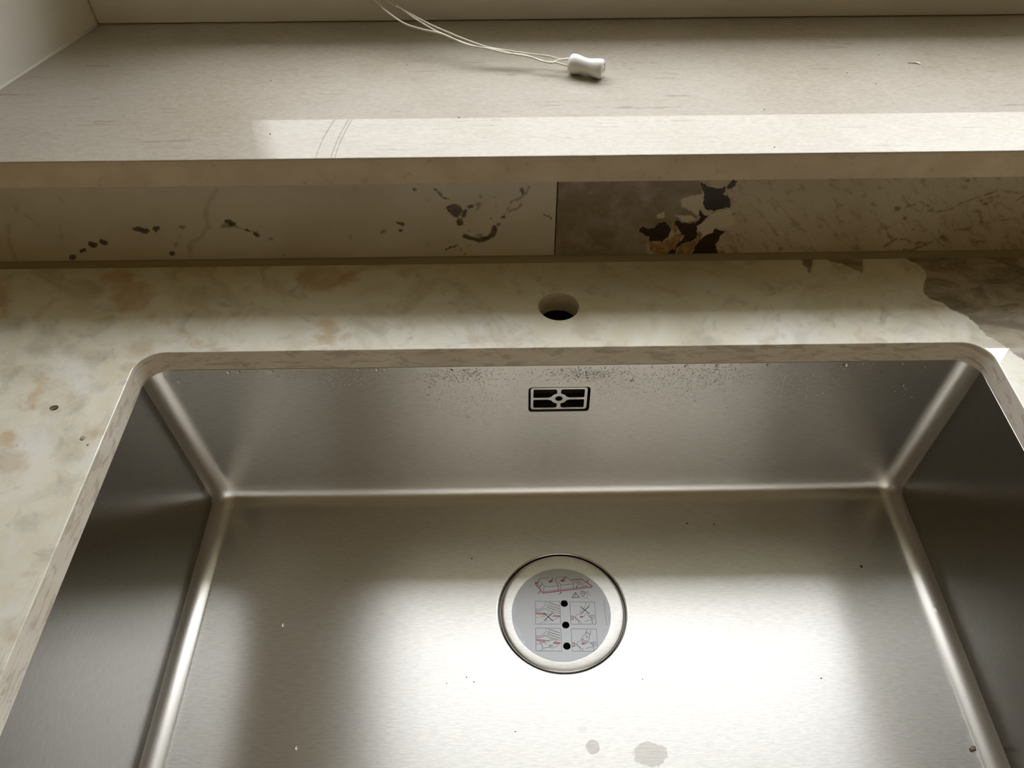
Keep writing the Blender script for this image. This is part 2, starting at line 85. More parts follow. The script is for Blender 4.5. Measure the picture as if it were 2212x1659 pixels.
WT_TAN=[[[-392.9,-58.7],[-393.8,-61.9],[-398.4,-63.9],[-405.1,-63.8],[-411.2,-61.6],[-414.5,-58.3],[-413.7,-55.0],[-409.1,-53.0],[-402.4,-53.1],[-396.2,-55.3]],[[29.9,20.5],[27.2,13.4],[21.5,9.1],[14.8,9.3],[9.7,13.7],[8.1,20.9],[10.6,28.1],[16.4,32.5],[23.2,32.4],[28.4,27.8]],[[31.3,9.5],[30.0,6.3],[27.2,4.4],[23.8,4.5],[21.3,6.5],[20.5,9.7],[21.8,12.8],[24.6,14.8],[28.0,14.7],[30.5,12.7]],[[21.8,33.0],[19.9,27.7],[15.8,24.5],[11.0,24.6],[7.2,28.0],[6.0,33.3],[7.9,38.7],[12.1,41.9],[17.0,41.9],[20.7,38.4]],[[-355.4,-239.7],[-354.4,-244.3],[-355.6,-247.1],[-358.4,-247.1],[-361.9,-244.2],[-364.7,-239.5],[-365.7,-234.8],[-364.6,-231.9],[-361.7,-232.0],[-358.1,-234.9]],[[-45.5,9.2],[-48.5,6.1],[-56.2,4.3],[-65.6,4.4],[-73.4,6.5],[-76.4,9.8],[-73.5,12.9],[-65.8,14.8],[-56.2,14.6],[-48.4,12.5]],[[-340.0,3.7],[-340.4,-2.5],[-345.0,-6.2],[-352.0,-6.1],[-358.9,-2.1],[-363.0,4.1],[-362.7,10.4],[-358.1,14.3],[-351.0,14.2],[-344.0,10.1]],[[-340.5,-85.9],[-341.2,-91.1],[-346.2,-94.1],[-353.7,-94.0],[-360.8,-90.7],[-364.9,-85.5],[-364.3,-80.3],[-359.3,-77.1],[-351.7,-77.3],[-344.5,-80.6]],[[-398.5,-110.7],[-398.2,-118.0],[-403.2,-122.3],[-411.4,-122.2],[-420.0,-117.6],[-425.6,-110.2],[-426.1,-102.8],[-421.2,-98.2],[-412.7,-98.4],[-404.0,-103.2]]]
WT_GREEN=[[[-424.2,27.0],[-424.5,22.5],[-428.5,19.7],[-434.8,19.9],[-440.9,22.8],[-444.6,27.4],[-444.4,32.0],[-440.4,34.8],[-434.0,34.7],[-427.8,31.7]],[[-422.5,5.2],[-422.8,0.2],[-427.4,-2.7],[-434.4,-2.6],[-441.3,0.6],[-445.5,5.6],[-445.2,10.7],[-440.7,13.7],[-433.5,13.6],[-426.5,10.3]],[[-402.9,-0.8],[-406.7,-0.5],[-415.4,5.0],[-425.8,13.7],[-434.0,22.4],[-436.8,27.6],[-432.9,27.3],[-424.0,21.6],[-413.5,12.7],[-405.5,4.2]],[[-444.0,-22.9],[-444.1,-25.2],[-446.1,-26.7],[-449.3,-26.6],[-452.5,-25.1],[-454.4,-22.7],[-454.4,-20.3],[-452.4,-18.9],[-449.2,-18.9],[-446.0,-20.5]],[[-455.4,36.0],[-456.6,31.4],[-463.3,28.7],[-473.0,28.8],[-482.0,31.8],[-487.0,36.6],[-485.9,41.2],[-479.2,44.0],[-469.3,43.8],[-460.2,40.8]],[[-366.5,-36.6],[-366.9,-38.9],[-369.4,-40.3],[-373.0,-40.2],[-376.4,-38.8],[-378.3,-36.4],[-378.0,-34.1],[-375.5,-32.8],[-371.8,-32.8],[-368.4,-34.3]],[[-354.1,-131.8],[-355.0,-134.6],[-359.3,-136.2],[-365.5,-136.1],[-371.0,-134.3],[-374.0,-131.4],[-373.1,-128.6],[-368.8,-127.0],[-362.6,-127.1],[-357.0,-128.9]],[[-371.5,-162.2],[-371.9,-164.8],[-374.8,-166.3],[-379.1,-166.3],[-383.2,-164.6],[-385.6,-161.9],[-385.3,-159.3],[-382.4,-157.7],[-378.0,-157.8],[-373.9,-159.5]],[[-335.7,-159.1],[-336.2,-160.8],[-338.7,-161.8],[-342.3,-161.8],[-345.5,-160.6],[-347.3,-158.9],[-346.8,-157.1],[-344.3,-156.1],[-340.7,-156.1],[-337.4,-157.3]],[[-364.0,-107.1],[-364.3,-109.0],[-366.6,-110.2],[-370.0,-110.1],[-373.1,-108.9],[-374.9,-106.9],[-374.6,-104.9],[-372.3,-103.7],[-368.9,-103.8],[-365.7,-105.0]],[[-372.0,-3.6],[-373.9,-6.7],[-380.8,-8.4],[-390.2,-8.3],[-398.4,-6.2],[-402.4,-3.1],[-400.6,-0.0],[-393.6,1.8],[-384.1,1.6],[-375.9,-0.5]]]
CORD_A=[[-158.8,327.0,140.8],[-147.1,316.1,139.1],[-137.4,307.3,137.8],[-124.3,295.8,136.0],[-111.5,285.7,134.2],[-94.4,274.4,132.0],[-77.5,264.3,129.8],[-60.9,256.4,127.8],[-44.4,254.0,126.0],[-22.4,250.9,123.9],[-5.9,248.6,122.7],[3.9,244.3,122.1],[12.2,246.5,121.8]]
CORD_B=[[-154.4,328.6,140.1],[-143.5,313.3,138.6],[-128.8,295.7,136.6],[-111.1,278.3,134.2],[-97.4,268.7,132.4],[-79.5,256.6,130.1],[-60.8,253.5,127.8],[-44.4,248.2,126.0],[-30.1,248.5,124.6],[-17.1,242.1,123.5],[-5.3,236.1,122.6],[1.5,242.0,122.2],[11.6,244.9,121.8]]
CORD_C=[[-169.7,322.9,142.6],[-157.3,304.3,140.9],[-138.9,283.3,138.3],[-122.0,276.2,135.8],[-105.3,272.6,133.5],[-88.4,262.7,131.2],[-71.8,255.0,129.1],[-55.4,254.0,127.2],[-38.9,248.1,125.5],[-22.5,244.7,123.9],[-11.8,238.3,123.0],[-0.8,237.7,122.3],[10.3,232.2,121.8]]
PR_GREY=[[0.301,[[-22.0,-113.4],[-21.3,-110.0],[-20.0,-108.9],[-10.3,-108.2]]],[0.301,[[-22.0,-113.4],[-22.1,-116.2]]],[0.301,[[-21.1,-110.0],[-16.4,-116.6],[-13.3,-117.4],[-8.1,-117.1],[-3.2,-116.0]]],[0.301,[[-16.4,-116.9],[-17.1,-121.1]]],[0.401,[[-3.2,-116.0],[-3.7,-120.8]]],[0.301,[[-6.6,-111.1],[-5.1,-108.5],[-3.6,-108.0],[5.3,-107.6]]],[0.301,[[-6.6,-111.1],[-3.2,-116.0]]],[0.301,[[-5.7,-109.7],[-1.1,-115.2],[1.2,-116.1],[10.9,-114.6]]],[0.301,[[-1.1,-115.2],[-1.6,-120.2]]],[0.351,[[5.3,-107.9],[10.9,-113.4],[10.6,-119.0]]],[0.301,[[11.5,-112.5],[17.0,-111.8]]],[0.301,[[12.5,-113.4],[18.5,-112.8]]],[0.301,[[13.5,-114.7],[20.0,-114.0]]],[0.301,[[14.4,-116.0],[21.5,-115.1]]],[0.351,[[16.8,-122.5],[18.9,-121.7],[21.4,-123.7],[20.1,-126.5],[18.0,-127.5],[16.7,-124.7],[16.8,-122.5]]],[0.301,[[17.3,-123.1],[20.3,-124.8]]],[0.301,[[17.9,-122.2],[21.1,-124.2]]],[0.301,[[17.2,-124.2],[19.7,-125.9]]],[0.301,[[23.1,-127.6],[22.6,-123.7],[23.3,-122.3],[25.7,-126.8]]],[0.25,[[18.5,-127.5],[20.0,-128.9],[24.0,-129.8]]],[0.2,[[18.0,-128.1],[18.1,-129.5]]],[0.25,[[-24.9,-131.6],[-2.7,-132.0],[-2.9,-154.0],[-25.4,-153.6],[-24.9,-131.6]]],[0.25,[[6.5,-132.5],[28.9,-133.2],[28.7,-154.5],[6.1,-154.3],[6.5,-132.5]]],[0.25,[[-25.5,-157.4],[-3.0,-158.0],[-3.2,-179.0],[-25.8,-178.3],[-25.5,-157.4]]],[0.25,[[6.0,-158.5],[28.5,-159.1],[28.2,-176.4],[24.7,-179.6],[5.7,-179.2],[6.0,-158.5]]],[0.25,[[-15.3,-132.0],[-16.1,-135.2],[-18.2,-137.9],[-21.3,-139.2],[-24.9,-139.2]]],[0.2,[[-24.9,-140.5],[-21.3,-140.6],[-17.2,-138.8],[-14.2,-139.6],[-9.3,-142.4]]],[0.2,[[-25.0,-141.1],[-20.8,-141.1],[-17.0,-139.5],[-10.3,-142.7]]],[0.25,[[-10.2,-141.6],[-3.0,-144.1]]],[0.25,[[-15.9,-157.7],[-16.6,-160.8],[-18.7,-163.4],[-21.7,-164.7],[-25.3,-164.6]]],[0.2,[[-25.3,-165.9],[-21.8,-166.0],[-17.7,-164.2],[-14.8,-165.0],[-10.0,-167.7]]],[0.2,[[-25.3,-166.4],[-21.3,-166.5],[-17.5,-164.9],[-11.0,-167.9]]],[0.25,[[-10.9,-166.9],[-3.9,-169.3]]],[0.2,[[-25.0,-147.3],[-17.5,-146.8],[-15.5,-146.1]]],[0.2,[[-21.7,-153.4],[-19.7,-152.1],[-13.6,-150.6],[-8.6,-149.7],[-6.0,-148.4],[-5.5,-147.4]]],[0.2,[[-10.3,-144.0],[-9.3,-143.5],[-8.1,-143.8],[-8.4,-145.4]]],[0.25,[[-22.1,-170.6],[-16.9,-171.4],[-16.5,-173.0]]],[0.25,[[-16.4,-170.2],[-14.4,-168.9],[-11.4,-168.7],[-8.0,-168.5],[-7.0,-169.3],[-8.0,-170.3],[-10.0,-170.8],[-10.6,-171.8]]],[0.301,[[-25.4,-172.1],[-20.9,-172.0],[-20.0,-174.2],[-20.0,-177.7]]],[0.301,[[-22.1,-170.6],[-21.4,-172.1]]],[0.25,[[-19.6,-176.2],[-15.6,-175.3],[-11.2,-175.9],[-6.8,-174.5],[-5.5,-172.9],[-9.6,-172.1]]],[0.2,[[-22.1,-178.3],[-19.9,-177.5]]],[0.25,[[10.4,-147.6],[11.8,-145.4],[14.3,-144.8],[15.8,-145.2]]],[0.301,[[21.3,-145.3],[25.1,-148.9],[25.4,-154.2]]],[0.25,[[10.4,-147.6],[13.4,-150.8],[13.4,-154.2]]],[0.25,[[6.7,-146.2],[8.9,-146.5],[12.4,-150.8],[15.3,-151.9],[15.7,-154.3]]],[0.25,[[18.6,-151.9],[25.5,-150.2]]],[0.351,[[23.5,-146.4],[28.1,-146.0]]],[0.301,[[25.2,-147.5],[28.2,-147.3]]],[0.301,[[26.6,-148.9],[28.3,-148.9]]],[0.25,[[23.5,-146.4],[26.7,-150.2]]],[0.25,[[10.0,-172.7],[11.4,-170.7],[13.9,-170.1],[15.3,-170.5]]],[0.301,[[20.7,-170.6],[24.4,-174.0],[24.7,-179.0]]],[0.25,[[10.0,-172.7],[13.0,-175.8],[13.0,-179.1]]],[0.25,[[6.4,-171.4],[8.6,-171.7],[12.0,-175.8],[14.9,-176.9],[15.2,-179.1]]],[0.25,[[18.1,-176.9],[24.8,-175.2]]],[0.351,[[22.9,-171.6],[27.3,-171.2]]],[0.301,[[24.5,-172.7],[27.5,-172.5]]],[0.301,[[25.9,-174.0],[27.6,-174.0]]],[0.25,[[22.9,-171.6],[26.0,-175.3]]],[0.25,[[20.7,-133.1],[20.5,-135.8],[19.3,-138.5],[17.6,-141.2]]],[0.25,[[24.4,-134.0],[22.8,-138.6]]],[0.2,[[16.2,-139.0],[15.0,-142.3],[15.4,-143.6],[17.1,-141.2]]],[0.25,[[21.0,-143.4],[20.3,-145.0],[18.2,-147.1]]],[0.25,[[20.1,-159.1],[19.7,-161.9]]],[0.25,[[23.7,-159.9],[22.8,-163.0]]],[0.301,[[18.9,-161.7],[18.2,-164.5],[15.9,-165.5],[14.2,-168.8],[15.6,-169.4],[16.5,-167.6],[15.5,-171.2],[16.4,-172.5],[18.6,-172.5],[20.5,-170.2],[21.7,-167.2],[21.9,-164.1],[23.0,-163.8]]],[0.401,[[18.9,-161.7],[20.5,-163.0],[23.0,-163.8]]],[0.25,[[17.4,-169.2],[16.4,-172.0]]],[0.25,[[18.4,-169.2],[17.4,-172.0]]],[0.25,[[19.3,-169.2],[18.4,-172.0]]]]
PR_LGREY=[[0.751,[[-13.4,-132.8],[-3.0,-136.8]]],[0.751,[[-14.3,-135.3],[-2.9,-139.4]]],[0.751,[[-14.9,-137.4],[-2.9,-142.1]]],[0.751,[[-14.1,-158.5],[-3.9,-162.4]]],[0.751,[[-14.9,-160.9],[-3.8,-164.8]]],[0.751,[[-15.5,-162.9],[-3.8,-167.4]]],[1.202,[[-14.6,-174.0],[-10.7,-173.8]]],[1.503,[[18.8,-166.3],[20.5,-166.4]]],[0.701,[[37.5,-131.4],[37.6,-132.2]]],[0.701,[[37.6,-132.6],[37.6,-133.3]]],[0.701,[[37.6,-133.7],[37.6,-134.5]]],[0.701,[[37.6,-134.9],[37.6,-135.6]]],[0.701,[[37.6,-136.0],[37.6,-136.8]]],[0.701,[[37.6,-137.2],[37.7,-137.9]]],[0.701,[[37.6,-138.3],[37.7,-139.0]]],[0.701,[[37.7,-139.5],[37.7,-140.2]]],[0.701,[[37.7,-140.6],[37.7,-141.3]]],[0.701,[[37.7,-141.8],[37.7,-142.5]]],[0.701,[[37.7,-142.9],[37.8,-143.6]]],[0.701,[[37.7,-144.0],[37.8,-144.7]]],[0.701,[[37.7,-145.2],[37.8,-145.9]]],[0.701,[[37.8,-146.3],[37.8,-147.0]]],[0.701,[[37.8,-147.4],[37.8,-148.1]]],[0.701,[[37.8,-148.5],[37.8,-149.2]]],[0.701,[[37.8,-149.6],[37.9,-150.3]]],[0.701,[[37.8,-150.8],[37.9,-151.5]]],[0.701,[[37.8,-151.9],[37.9,-152.6]]],[0.701,[[37.9,-153.0],[37.9,-153.7]]],[0.701,[[37.9,-154.1],[37.9,-154.8]]],[0.701,[[37.9,-155.2],[37.9,-155.9]]],[0.451,[[40.3,-146.2],[40.3,-146.9]]],[0.451,[[40.4,-147.4],[40.4,-148.1]]],[0.451,[[40.5,-148.6],[40.5,-149.3]]],[0.451,[[40.6,-149.9],[40.6,-150.5]]],[0.451,[[40.7,-151.1],[40.7,-151.8]]],[0.451,[[40.7,-152.3],[40.8,-153.0]]],[0.451,[[40.8,-153.5],[40.9,-154.2]]],[0.451,[[40.9,-154.7],[41.0,-155.4]]]]
PR_RED=[[0.701,[[-22.2,-112.8],[-24.3,-112.8],[-24.3,-114.2],[-17.7,-123.6],[27.7,-118.2],[27.5,-117.0],[18.2,-109.8],[9.0,-110.8]]],[0.401,[[-18.1,-122.2],[-4.2,-120.8],[23.9,-117.3]]],[1.102,[[-24.5,-112.8],[-22.2,-113.7]]],[0.301,[[17.2,-117.3],[23.9,-116.7]]],[0.351,[[-24.9,-142.3],[-16.9,-143.6],[-12.4,-144.6]]],[0.351,[[-24.9,-143.8],[-16.9,-145.2]]],[0.401,[[-10.0,-146.7],[-8.4,-145.6],[-3.1,-146.0]]],[0.301,[[-9.4,-146.7],[-3.2,-147.2]]],[0.351,[[-25.3,-167.5],[-17.4,-168.9],[-13.0,-169.8]]],[0.351,[[-25.3,-169.0],[-17.5,-170.4]]],[0.401,[[-10.7,-171.8],[-9.1,-170.8],[-4.0,-171.1]]],[0.301,[[-10.2,-171.8],[-4.1,-172.3]]],[0.351,[[6.4,-146.7],[7.9,-146.7],[9.1,-148.1],[8.7,-149.7],[6.2,-150.3]]],[0.351,[[6.1,-171.9],[7.6,-171.9],[8.7,-173.2],[8.4,-174.7],[5.9,-175.3]]]]
PR_BLACK=[[0.351,[[-7.2,-107.9],[-9.4,-111.1]]],[0.651,[[-8.7,-110.0],[-9.4,-111.1]]],[0.351,[[4.4,-107.0],[2.3,-110.1]]],[0.651,[[3.0,-109.1],[2.3,-110.1]]],[0.351,[[25.4,-110.2],[23.4,-113.3]]],[0.651,[[24.1,-112.2],[23.4,-113.3]]],[0.351,[[-18.6,-114.7],[-20.6,-117.5]]],[0.651,[[-19.9,-116.5],[-20.6,-117.5]]],[0.351,[[14.8,-116.3],[12.9,-118.8]]],[0.651,[[13.7,-117.8],[12.9,-118.8]]],[0.351,[[-22.6,-124.5],[-20.3,-121.9]]],[0.651,[[-21.1,-122.8],[-20.3,-121.9]]],[0.351,[[-2.9,-125.5],[-0.8,-122.8]]],[0.651,[[-1.5,-123.7],[-0.8,-122.8]]],[0.501,[[12.2,-123.5],[8.8,-128.5],[15.3,-128.6],[12.2,-123.5]]],[0.301,[[12.1,-124.9],[12.0,-127.5]]],[0.501,[[-17.9,-142.8],[-9.6,-151.0]]],[0.501,[[-9.8,-143.2],[-17.6,-150.6]]],[0.451,[[15.6,-137.1],[23.6,-144.8]]],[0.451,[[23.7,-137.2],[15.6,-144.7]]]]
PR_PINK=[[[-24.9,-142.4],[-16.4,-143.7],[-16.4,-145.4],[-24.9,-143.8]],[[-8.4,-145.8],[-3.1,-146.2],[-3.2,-147.2],[-8.4,-146.7]],[[-25.3,-167.7],[-16.9,-169.0],[-17.0,-170.6],[-25.3,-169.0]],[[-9.1,-170.9],[-4.0,-171.3],[-4.1,-172.3],[-9.2,-171.8]],[[8.5,-148.6],[8.2,-149.1],[7.6,-149.4],[6.9,-149.4],[6.3,-149.1],[6.1,-148.6],[6.3,-148.1],[7.0,-147.8],[7.7,-147.8],[8.3,-148.1]],[[18.2,-147.1],[18.0,-147.5],[17.4,-147.6],[16.8,-147.6],[16.3,-147.4],[16.2,-147.1],[16.4,-146.8],[16.9,-146.6],[17.5,-146.6],[18.0,-146.8]],[[8.2,-173.7],[7.9,-174.2],[7.3,-174.5],[6.6,-174.5],[6.0,-174.2],[5.8,-173.7],[6.1,-173.2],[6.7,-172.9],[7.4,-172.9],[8.0,-173.2]],[[17.6,-172.3],[17.4,-172.6],[16.9,-172.8],[16.3,-172.8],[15.8,-172.6],[15.7,-172.3],[15.9,-172.0],[16.4,-171.8],[17.0,-171.8],[17.5,-172.0]]]
PR_FILL=[[[-8.3,-112.0],[-8.7,-112.8],[-9.7,-113.2],[-10.9,-113.2],[-11.9,-112.7],[-12.2,-112.0],[-11.8,-111.2],[-10.8,-110.8],[-9.6,-110.8],[-8.6,-111.3]],[[3.0,-111.3],[2.6,-112.1],[1.5,-112.6],[0.2,-112.6],[-0.8,-112.0],[-1.1,-111.2],[-0.7,-110.4],[0.4,-109.9],[1.7,-109.9],[2.7,-110.4]],[[17.8,-147.4],[17.4,-147.9],[16.6,-148.2],[15.6,-148.2],[14.8,-147.9],[14.5,-147.4],[14.9,-146.9],[15.7,-146.6],[16.7,-146.6],[17.5,-146.9]],[[17.2,-172.6],[16.9,-173.1],[16.1,-173.3],[15.1,-173.3],[14.4,-173.0],[14.1,-172.5],[14.4,-172.1],[15.2,-171.8],[16.2,-171.8],[17.0,-172.1]]]
HOLES=[[1.3,-134.1],[1.5,-154.8],[1.4,-174.4]]
DROPS=[[-173.7,-24.0,0.8],[-158.1,-24.2,1.15],[-151.5,-24.1,0.8],[-126.3,-23.6,0.62],[-113.7,-31.1,0.8],[-116.7,-33.2,0.62],[-123.6,-35.1,0.71],[-128.5,-38.9,0.8],[-118.8,-39.1,0.8],[-112.7,-37.6,0.97],[-110.0,-39.8,0.89],[-114.2,-42.1,0.71],[-111.7,-42.8,0.53],[-115.7,-46.8,1.15],[-117.4,-55.7,1.06],[-115.8,-60.2,0.44],[-129.3,-61.9,0.44],[-105.7,-56.2,0.53],[-106.2,-44.5,0.44],[-102.5,-35.6,0.44],[-84.4,-84.8,0.8],[-84.8,-82.5,0.53],[-86.1,-80.0,0.44],[-94.6,-25.4,0.71],[-81.3,-26.5,0.71],[-79.1,-26.0,0.53],[-75.8,-28.0,0.53],[-70.4,-26.0,0.53],[-42.0,-37.8,0.71],[-38.6,-53.0,0.44],[-26.2,-30.7,0.62],[-28.4,-34.8,0.53],[-27.5,-42.2,0.62],[-63.4,-43.7,0.44],[-66.0,-56.9,0.53],[-61.9,-62.0,0.44],[-157.4,-110.5,0.62],[-156.1,-106.9,0.44],[-168.8,-30.8,0.44],[-179.1,-34.9,0.44],[-74.0,-32.2,0.62],[-12.4,-27.2,0.89],[-9.5,-30.7,1.15],[-0.5,-27.6,0.89],[3.2,-26.3,0.74],[13.2,-24.5,0.83],[19.0,-26.3,0.74],[23.4,-25.7,0.83],[20.0,-30.9,0.74],[27.2,-38.4,0.65],[61.6,-27.7,0.83],[61.5,-37.2,0.65],[60.7,-41.6,1.66],[105.3,-25.3,1.66],[131.7,-24.9,1.48],[131.4,-30.2,1.11],[134.0,-43.8,1.48],[120.8,-24.5,0.83],[120.0,-30.4,0.74],[127.2,-34.0,0.74],[135.2,-35.0,0.74],[139.2,-27.5,0.83],[143.3,-24.3,0.83],[148.0,-29.1,0.65],[152.2,-24.3,1.01],[151.0,-32.6,0.55],[157.1,-38.3,0.65],[151.4,-41.5,0.65],[148.6,-40.7,0.55],[144.4,-40.5,0.55],[174.6,-24.6,1.2],[162.4,-24.0,0.46],[110.4,-55.1,0.74],[119.5,-67.4,0.65],[143.9,-55.1,0.65],[162.4,-53.1,0.55],[149.6,-76.3,0.55],[149.2,-85.8,0.55],[126.1,-47.4,0.65],[118.4,-36.9,0.65],[111.2,-51.5,0.46],[195.3,-35.2,0.65],[198.9,-35.5,0.55],[203.3,-50.2,0.55],[109.7,-23.4,0.55],[111.8,-24.0,0.46],[55.4,-23.6,0.55],[64.3,-23.5,0.55],[76.2,-24.2,0.65],[87.3,-25.4,0.65],[22.9,-41.2,0.74],[-339.4,-30.8,1.46],[-328.7,-35.4,1.62],[-318.9,-34.6,0.74],[-284.1,-25.2,1.48],[-275.6,-25.3,1.33],[-260.1,-25.4,0.74],[-251.8,-27.5,0.74],[-247.3,-25.3,1.18],[241.0,-25.9,1.65],[237.0,-27.8,0.71],[240.8,-30.8,0.59],[255.3,-25.3,0.83],[263.3,-25.0,0.83],[272.5,-26.0,0.47],[274.5,-33.5,0.71],[289.2,-25.3,1.06],[299.4,-51.2,0.94],[303.1,-55.4,0.71],[294.9,-58.4,0.59],[303.8,-62.7,0.83],[312.2,-65.9,0.94],[310.3,-29.3,0.71],[234.3,-32.3,0.59]]
FLOORSPECK=[[-84.0,-86.8],[126.1,-51.5],[152.7,-53.0],[216.8,-206.1],[323.4,-265.0],[-85.8,-200.5],[-79.4,-204.6],[-102.6,-205.4],[-44.8,-246.0],[64.4,-204.5]]
FLOORDROP=[[-249.5,-148.8],[-219.1,-257.7],[289.3,-102.6]]
SILLSPECK=[[302.4,264.1],[282.9,210.0],[174.6,168.8],[263.3,230.5],[170.1,110.8],[-256.5,227.3],[-240.2,138.5],[-85.6,161.4],[-136.0,253.9]]

# ------------------------------------------------------------------ constants (metres)
T = .0212          # worktop thickness at the cut-out
D = .1954          # depth of the sink floor below the worktop top
YS = .1125         # face of the upstand slabs
YN = .1010         # nose of the sill
HS = .1133; TS = .0237
YR = .3395          # room face of the window frame
GX0, GX1, GZ0, GZ1 = -.3245, .744, .2165, 1.25   # daylight opening of the sash
FX0, FX1, FZ1 = -.450, .8695, 1.36

# ------------------------------------------------------------------ helpers
def link(name, me, mat=None, parent=None, smooth=None):
    o = bpy.data.objects.new(name, me); COL.objects.link(o)
    if mat is not None:
        for m in (mat if isinstance(mat, (list, tuple)) else [mat]): me.materials.append(m)
    if parent is not None: o.parent = parent
    if smooth is not None:
        me.polygons.foreach_set('use_smooth', [True] * len(me.polygons))
        if smooth < 180: me.set_sharp_from_angle(angle=math.radians(smooth))
    return o
def tag(o, label=None, cat=None, group=None, kind=None):
    if label: o['label'] = label
    if cat: o['category'] = cat
    if group: o['group'] = group
    if kind: o['kind'] = kind
    return o
def empty(name, loc, label=None, cat=None, group=None):
    o = bpy.data.objects.new(name, None); COL.objects.link(o); o.location = loc; o.empty_display_size = .02
    o.matrix_world = Matrix.Translation(loc)
    return tag(o, label, cat, group)
def tome(bm, name='m'):
    bmesh.ops.recalc_face_normals(bm, faces=bm.faces[:])
    me = bpy.data.meshes.new(name); bm.to_mesh(me); bm.free(); return me
def box(bm, x0, x1, y0, y1, z0, z1, bev=0, seg=2):
    b = bmesh.new(); bmesh.ops.create_cube(b, size=1)
    for v in b.verts: v.co = Vector(((x0 + x1) / 2 + v.co.x * (x1 - x0), (y0 + y1) / 2 + v.co.y * (y1 - y0), (z0 + z1) / 2 + v.co.z * (z1 - z0)))
    if bev: bmesh.ops.bevel(b, geom=b.edges[:], offset=bev, segments=seg, affect='EDGES', profile=.5)
    m = bpy.data.meshes.new('t'); b.to_mesh(m); b.free(); bm.from_mesh(m); bpy.data.meshes.remove(m)
def bx(name, dims, mat, parent=None, bev=0, smooth=40):
    bm = bmesh.new(); box(bm, *dims, bev=bev); me = tome(bm, name)
    return link(name, me, mat, parent, smooth)
def rel(o, parent):
    """parent built in world coordinates, keep it where it is"""
    o.parent = parent; o.matrix_parent_inverse = parent.matrix_world.inverted(); return o
def tube(bm, pts, r, seg=8, close=True):
    pts = [Vector(p) for p in pts]; n = len(pts); rings = []
    up = Vector((0, 0, 1)); prev = None
    for i, p in enumerate(pts):
        t = (pts[min(i + 1, n - 1)] - pts[max(i - 1, 0)]).normalized()
        if prev is None: a = t.orthogonal().normalized()
        else: a = (prev - t * prev.dot(t)).normalized()
        prev = a; b = t.cross(a)
        rr = r[i] if isinstance(r, (list, tuple)) else r
        rings.append([bm.verts.new(p + (a * math.cos(u) + b * math.sin(u)) * rr) for u in [2 * PI * k / seg for k in range(seg)]])
    for A, B in zip(rings, rings[1:]):
        for k in range(seg): bm.faces.new((A[k], A[(k + 1) % seg], B[(k + 1) % seg], B[k]))
    if close: bm.faces.new(rings[0][::-1]); bm.faces.new(rings[-1])
def smooth_path(pts, sub=5):
    P = [Vector(p) for p in pts]; out = []
    for i in range(len(P) - 1):
        a, b, c, d = P[max(i - 1, 0)], P[i], P[i + 1], P[min(i + 2, len(P) - 1)]
        for k in range(sub):
            t = k / sub
            out.append(.5 * ((2 * b) + (c - a) * t + (2 * a - 5 * b + 4 * c - d) * t * t + (3 * b - a - 3 * c + d) * t ** 3))
    out.append(P[-1]); return out
def lathe(bm, prof, c, seg=96, cap0=False):
    """prof: list of (r, z) around the vertical axis through c"""
    rings = []
    for r, z in prof:
        if r < 1e-6: rings.append([bm.verts.new((c[0], c[1], c[2] + z))])
        else: rings.append([bm.verts.new((c[0] + r * math.cos(2 * PI * k / seg), c[1] + r * math.sin(2 * PI * k / seg), c[2] + z)) for k in range(seg)])
    for A, B in zip(rings, rings[1:]):
        for k in range(seg):
            k2 = (k + 1) % seg
            if len(A) == 1 and len(B) == 1: continue
            if len(B) == 1: bm.faces.new((A[k], A[k2], B[0]))
            elif len(A) == 1: bm.faces.new((A[0], B[k2], B[k]))
            else: bm.faces.new((A[k], A[k2], B[k2], B[k]))
def rrect(x0, x1, y0, y1, r, n=10, skew=0):
    pts = []
    for cx, cy, a0 in ((x1 - r, y1 - r, 0), (x0 + r, y1 - r, PI / 2), (x0 + r, y0 + r, PI), (x1 - r, y0 + r, 1.5 * PI)):
        for k in range(n + 1):
            a = a0 + PI / 2 * k / n; pts.append((cx + r * math.cos(a), cy + r * math.sin(a)))
    return pts
def circ(cx, cy, r, n=48, ry=None):
    return [(cx + r * math.cos(2 * PI * k / n), cy + (ry or r) * math.sin(2 * PI * k / n)) for k in range(n)]
def inside(P, poly):
    x, y = P[:, 0], P[:, 1]; c = np.zeros(len(P), bool); a = np.array(poly); b = np.roll(a, -1, 0)
    for (x0, y0), (x1, y1) in zip(a, b):
        if y0 == y1: continue
        c ^= ((y0 > y) != (y1 > y)) & (x < (x1 - x0) * (y - y0) / (y1 - y0) + x0)
    return c
def cdt(outer, holes, grid=()):
    """triangulated plate with holes; returns verts (n,2), tris"""
    vs = []; ed = []
    for lp in [outer] + list(holes):
        s = len(vs); n = len(lp); vs += [Vector(p) for p in lp]; ed += [(s + k, s + (k + 1) % n) for k in range(n)]
    vs += [Vector(p) for p in grid]
    r = delaunay_2d_cdt(vs, ed, [], 0, 1e-6)
    V = np.array([tuple(v) for v in r[0]]); F = np.array([f for f in r[2] if len(f) == 3])
    cen = V[F].mean(1); ok = inside(cen, outer)
    for h in holes: ok &= ~inside(cen, h)
    return V, F[ok]
